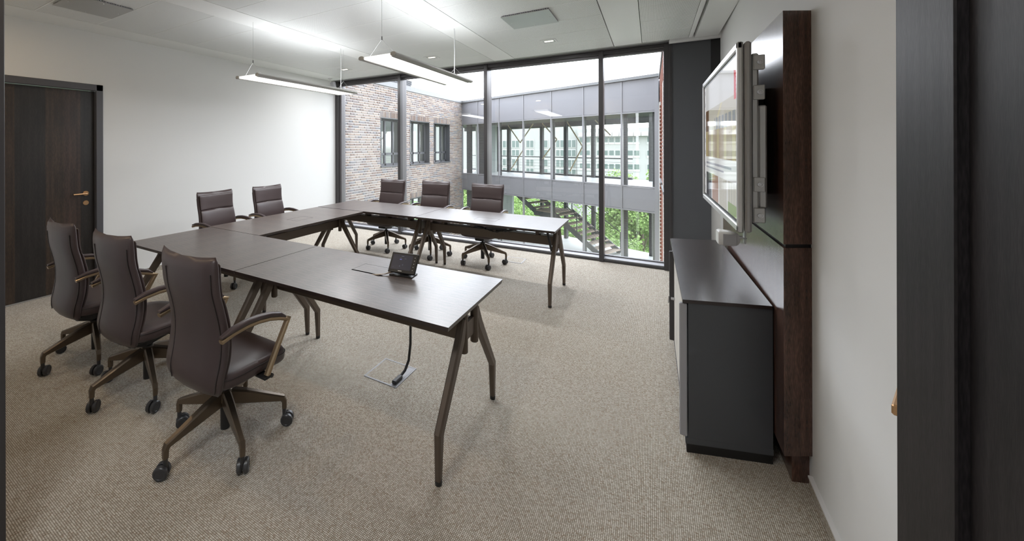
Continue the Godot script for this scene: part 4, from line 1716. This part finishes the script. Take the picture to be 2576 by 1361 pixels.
func far_view() -> void:
	var st := tool()
	bx(st, -150, 150, -8.2, -8.0, -160, -14)
	var g := part("lawn", st, M.lawn, self)
	tag(g, "green ground far below beyond the link building", "ground")
	# white office building, laid out as seen through the link: depth about 60 m
	var Z := -60.0
	var o := thing("white_office_building", Vector3(-15, -8, Z), "pale concrete office building far behind the link building", "building")
	var k := 60.0 / 70.8 # view depth to z at the middle of the block
	st = tool()
	bx(st, -40, -8.7, -8, 8.0, Z - 8, Z)
	wpart("tower_wall", st, M.white_concrete, o)
	st = tool()
	bx(st, -8.7, 12, -8, 3.95, Z - 8, Z + 1.0)
	wpart("wing_wall", st, M.white_concrete, o)
	# gridded windows of the tower
	for x in [-23.2, -21.2, -19.0, -17.55, -15.4, -13.4, -11.15, -9.6]:
		for q in [[1.95, 1.0], [0.62, 0.85], [-0.85, 0.95], [-2.15, 0.85], [-3.6, 0.95]]:
			var y: float = q[0]
			var h: float = q[1] / 2
			st = tool()
			bx(st, x - 0.62, x + 0.62, y - h - 0.09, y + h + 0.09, Z - 0.1, Z + 0.08)
			var f := wpart("window", st, M.far_frame, o)
			for i in [-0.29, 0.29]:
				st = tool()
				bx(st, x + i - 0.23, x + i + 0.23, y - h, y + h, Z + 0.05, Z + 0.11)
				wpart("pane", st, M.far_glass, f)
	# ribbon windows of the wing
	for y in [2.32, 0.58, -1.2, -3.0]:
		for i in 14:
			var x := -8.1 + 0.72 * i
			if i == 10:
				continue
			st = tool()
			bx(st, x - 0.34, x + 0.34, y - 0.52, y + 0.48, Z + 0.95, Z + 1.06)
			var f := wpart("window", st, M.far_frame, o)
			st = tool()
			bx(st, x - 0.27, x + 0.27, y - 0.22, y + 0.42, Z + 1.04, Z + 1.09)
			wpart("pane", st, M.far_glass, f)
	for i in 12:
		var x := -8.1 + 0.82 * i
		st = tool()
		T = Transform3D(Basis(Vector3.RIGHT, 0.75), Vector3(x, 3.15, Z + 1.5))
		box(st, Vector3.ZERO, Vector3(0.74, 0.03, 0.8))
		T = Transform3D.IDENTITY
		wpart("sun_shade", st, M.far_frame, o)
	# trees
	rng.seed = 31
	var lt := tool()
	for q in 3:
		var a := q * 1.05
		var d := Vector3(cos(a), 0.25 * (q - 1), sin(a)) * 0.5
		var u := Vector3(-sin(a) * 0.3, 0.9, cos(a) * 0.3) * 0.5
		quad(lt, -d - u * 0.3, u * -0.9, d - u * 0.2, u * 0.9, d.cross(u))
	var leaf := done(lt)
	var spots := [[-7.4, -19.5, 6.9, 2.3, "pale green tree behind the link building, left of the stair"], [-4.2, -18.0, 6.7, 2.4, "pale green tree behind the stair landing"], [-1.6, -16.2, 6.6, 2.2, "pale green tree behind the lower stair flight"], [0.9, -15.8, 6.7, 2.4, "pale green tree at the right end of the link building"], [-10.5, -24.0, 7.4, 2.8, "green tree further back at the left"], [-5.8, -25.0, 7.3, 3.0, "green tree further back in the middle"], [-0.5, -24.0, 8.3, 2.6, "green tree further back rising above the upper floor"], [2.6, -19.5, 6.9, 2.5, "green tree furthest right beyond the link building"], [-9.2, -20.8, 6.6, 2.2, "green tree furthest left beyond the link building"]]
	for q in spots:
		var t := thing("tree", Vector3(q[0], -7.99, q[1]), q[4], "tree", "trees behind the link building")
		var tr := tool()
		tube(tr, [Vector3(0, 0, 0), Vector3(0.1, q[2] * 0.4, 0), Vector3(0, q[2] * 0.8, 0.1)], [0.2, 0.15, 0.06], 8)
		for i in 5:
			var a := i * 1.3
			tube(tr, [Vector3(0.05, q[2] * (0.4 + 0.07 * i), 0), Vector3(cos(a), 0.9, sin(a)) * q[3] * 0.45 + Vector3.UP * q[2] * (0.42 + 0.06 * i)], [0.07, 0.02], 6)
		part("trunk", tr, M.bark, t)
		var mm := MultiMesh.new()
		mm.transform_format = MultiMesh.TRANSFORM_3D
		mm.use_colors = true
		mm.mesh = leaf
		var n := 11000
		mm.instance_count = n
		var blobs := []
		for i in 26:
			var dd: Vector3 = Vector3(rng.randfn(), rng.randfn() * 0.9, rng.randfn()).normalized() * q[3] * rng.randf_range(0.35, 0.95)
			blobs.append([dd + Vector3.UP * (q[2] - q[3] * 0.9), q[3] * rng.randf_range(0.22, 0.42)])
		for i in n:
			var bl: Array = blobs[rng.randi_range(0, 25)]
			var p: Vector3 = bl[0] + Vector3(rng.randfn(), rng.randfn(), rng.randfn()).normalized() * bl[1] * rng.randf_range(0.6, 1.0)
			var bs := Basis.from_euler(Vector3(rng.randf() * TAU, rng.randf() * TAU, rng.randf() * TAU)).scaled(Vector3.ONE * rng.randf_range(0.08, 0.15))
			mm.set_instance_transform(i, Transform3D(bs, p))
			var v := rng.randf_range(0.75, 1.25)
			mm.set_instance_color(i, Color(0.27 * v, 0.37 * v, 0.15 * v))
		var mi := MultiMeshInstance3D.new()
		mi.name = "foliage"
		mi.multimesh = mm
		mi.material_override = M.leaf
		mi.set_meta("kind", "stuff")
		t.add_child(mi, true)

func _ready() -> void:
	lights()
	materials()
	room()
	ceiling()
	windows()
	doors()
	tables()
	chairs()
	fittings()
	screen_wall()
	small_things()
	brick_house()
	bridge()
	red_wall()
	far_view()
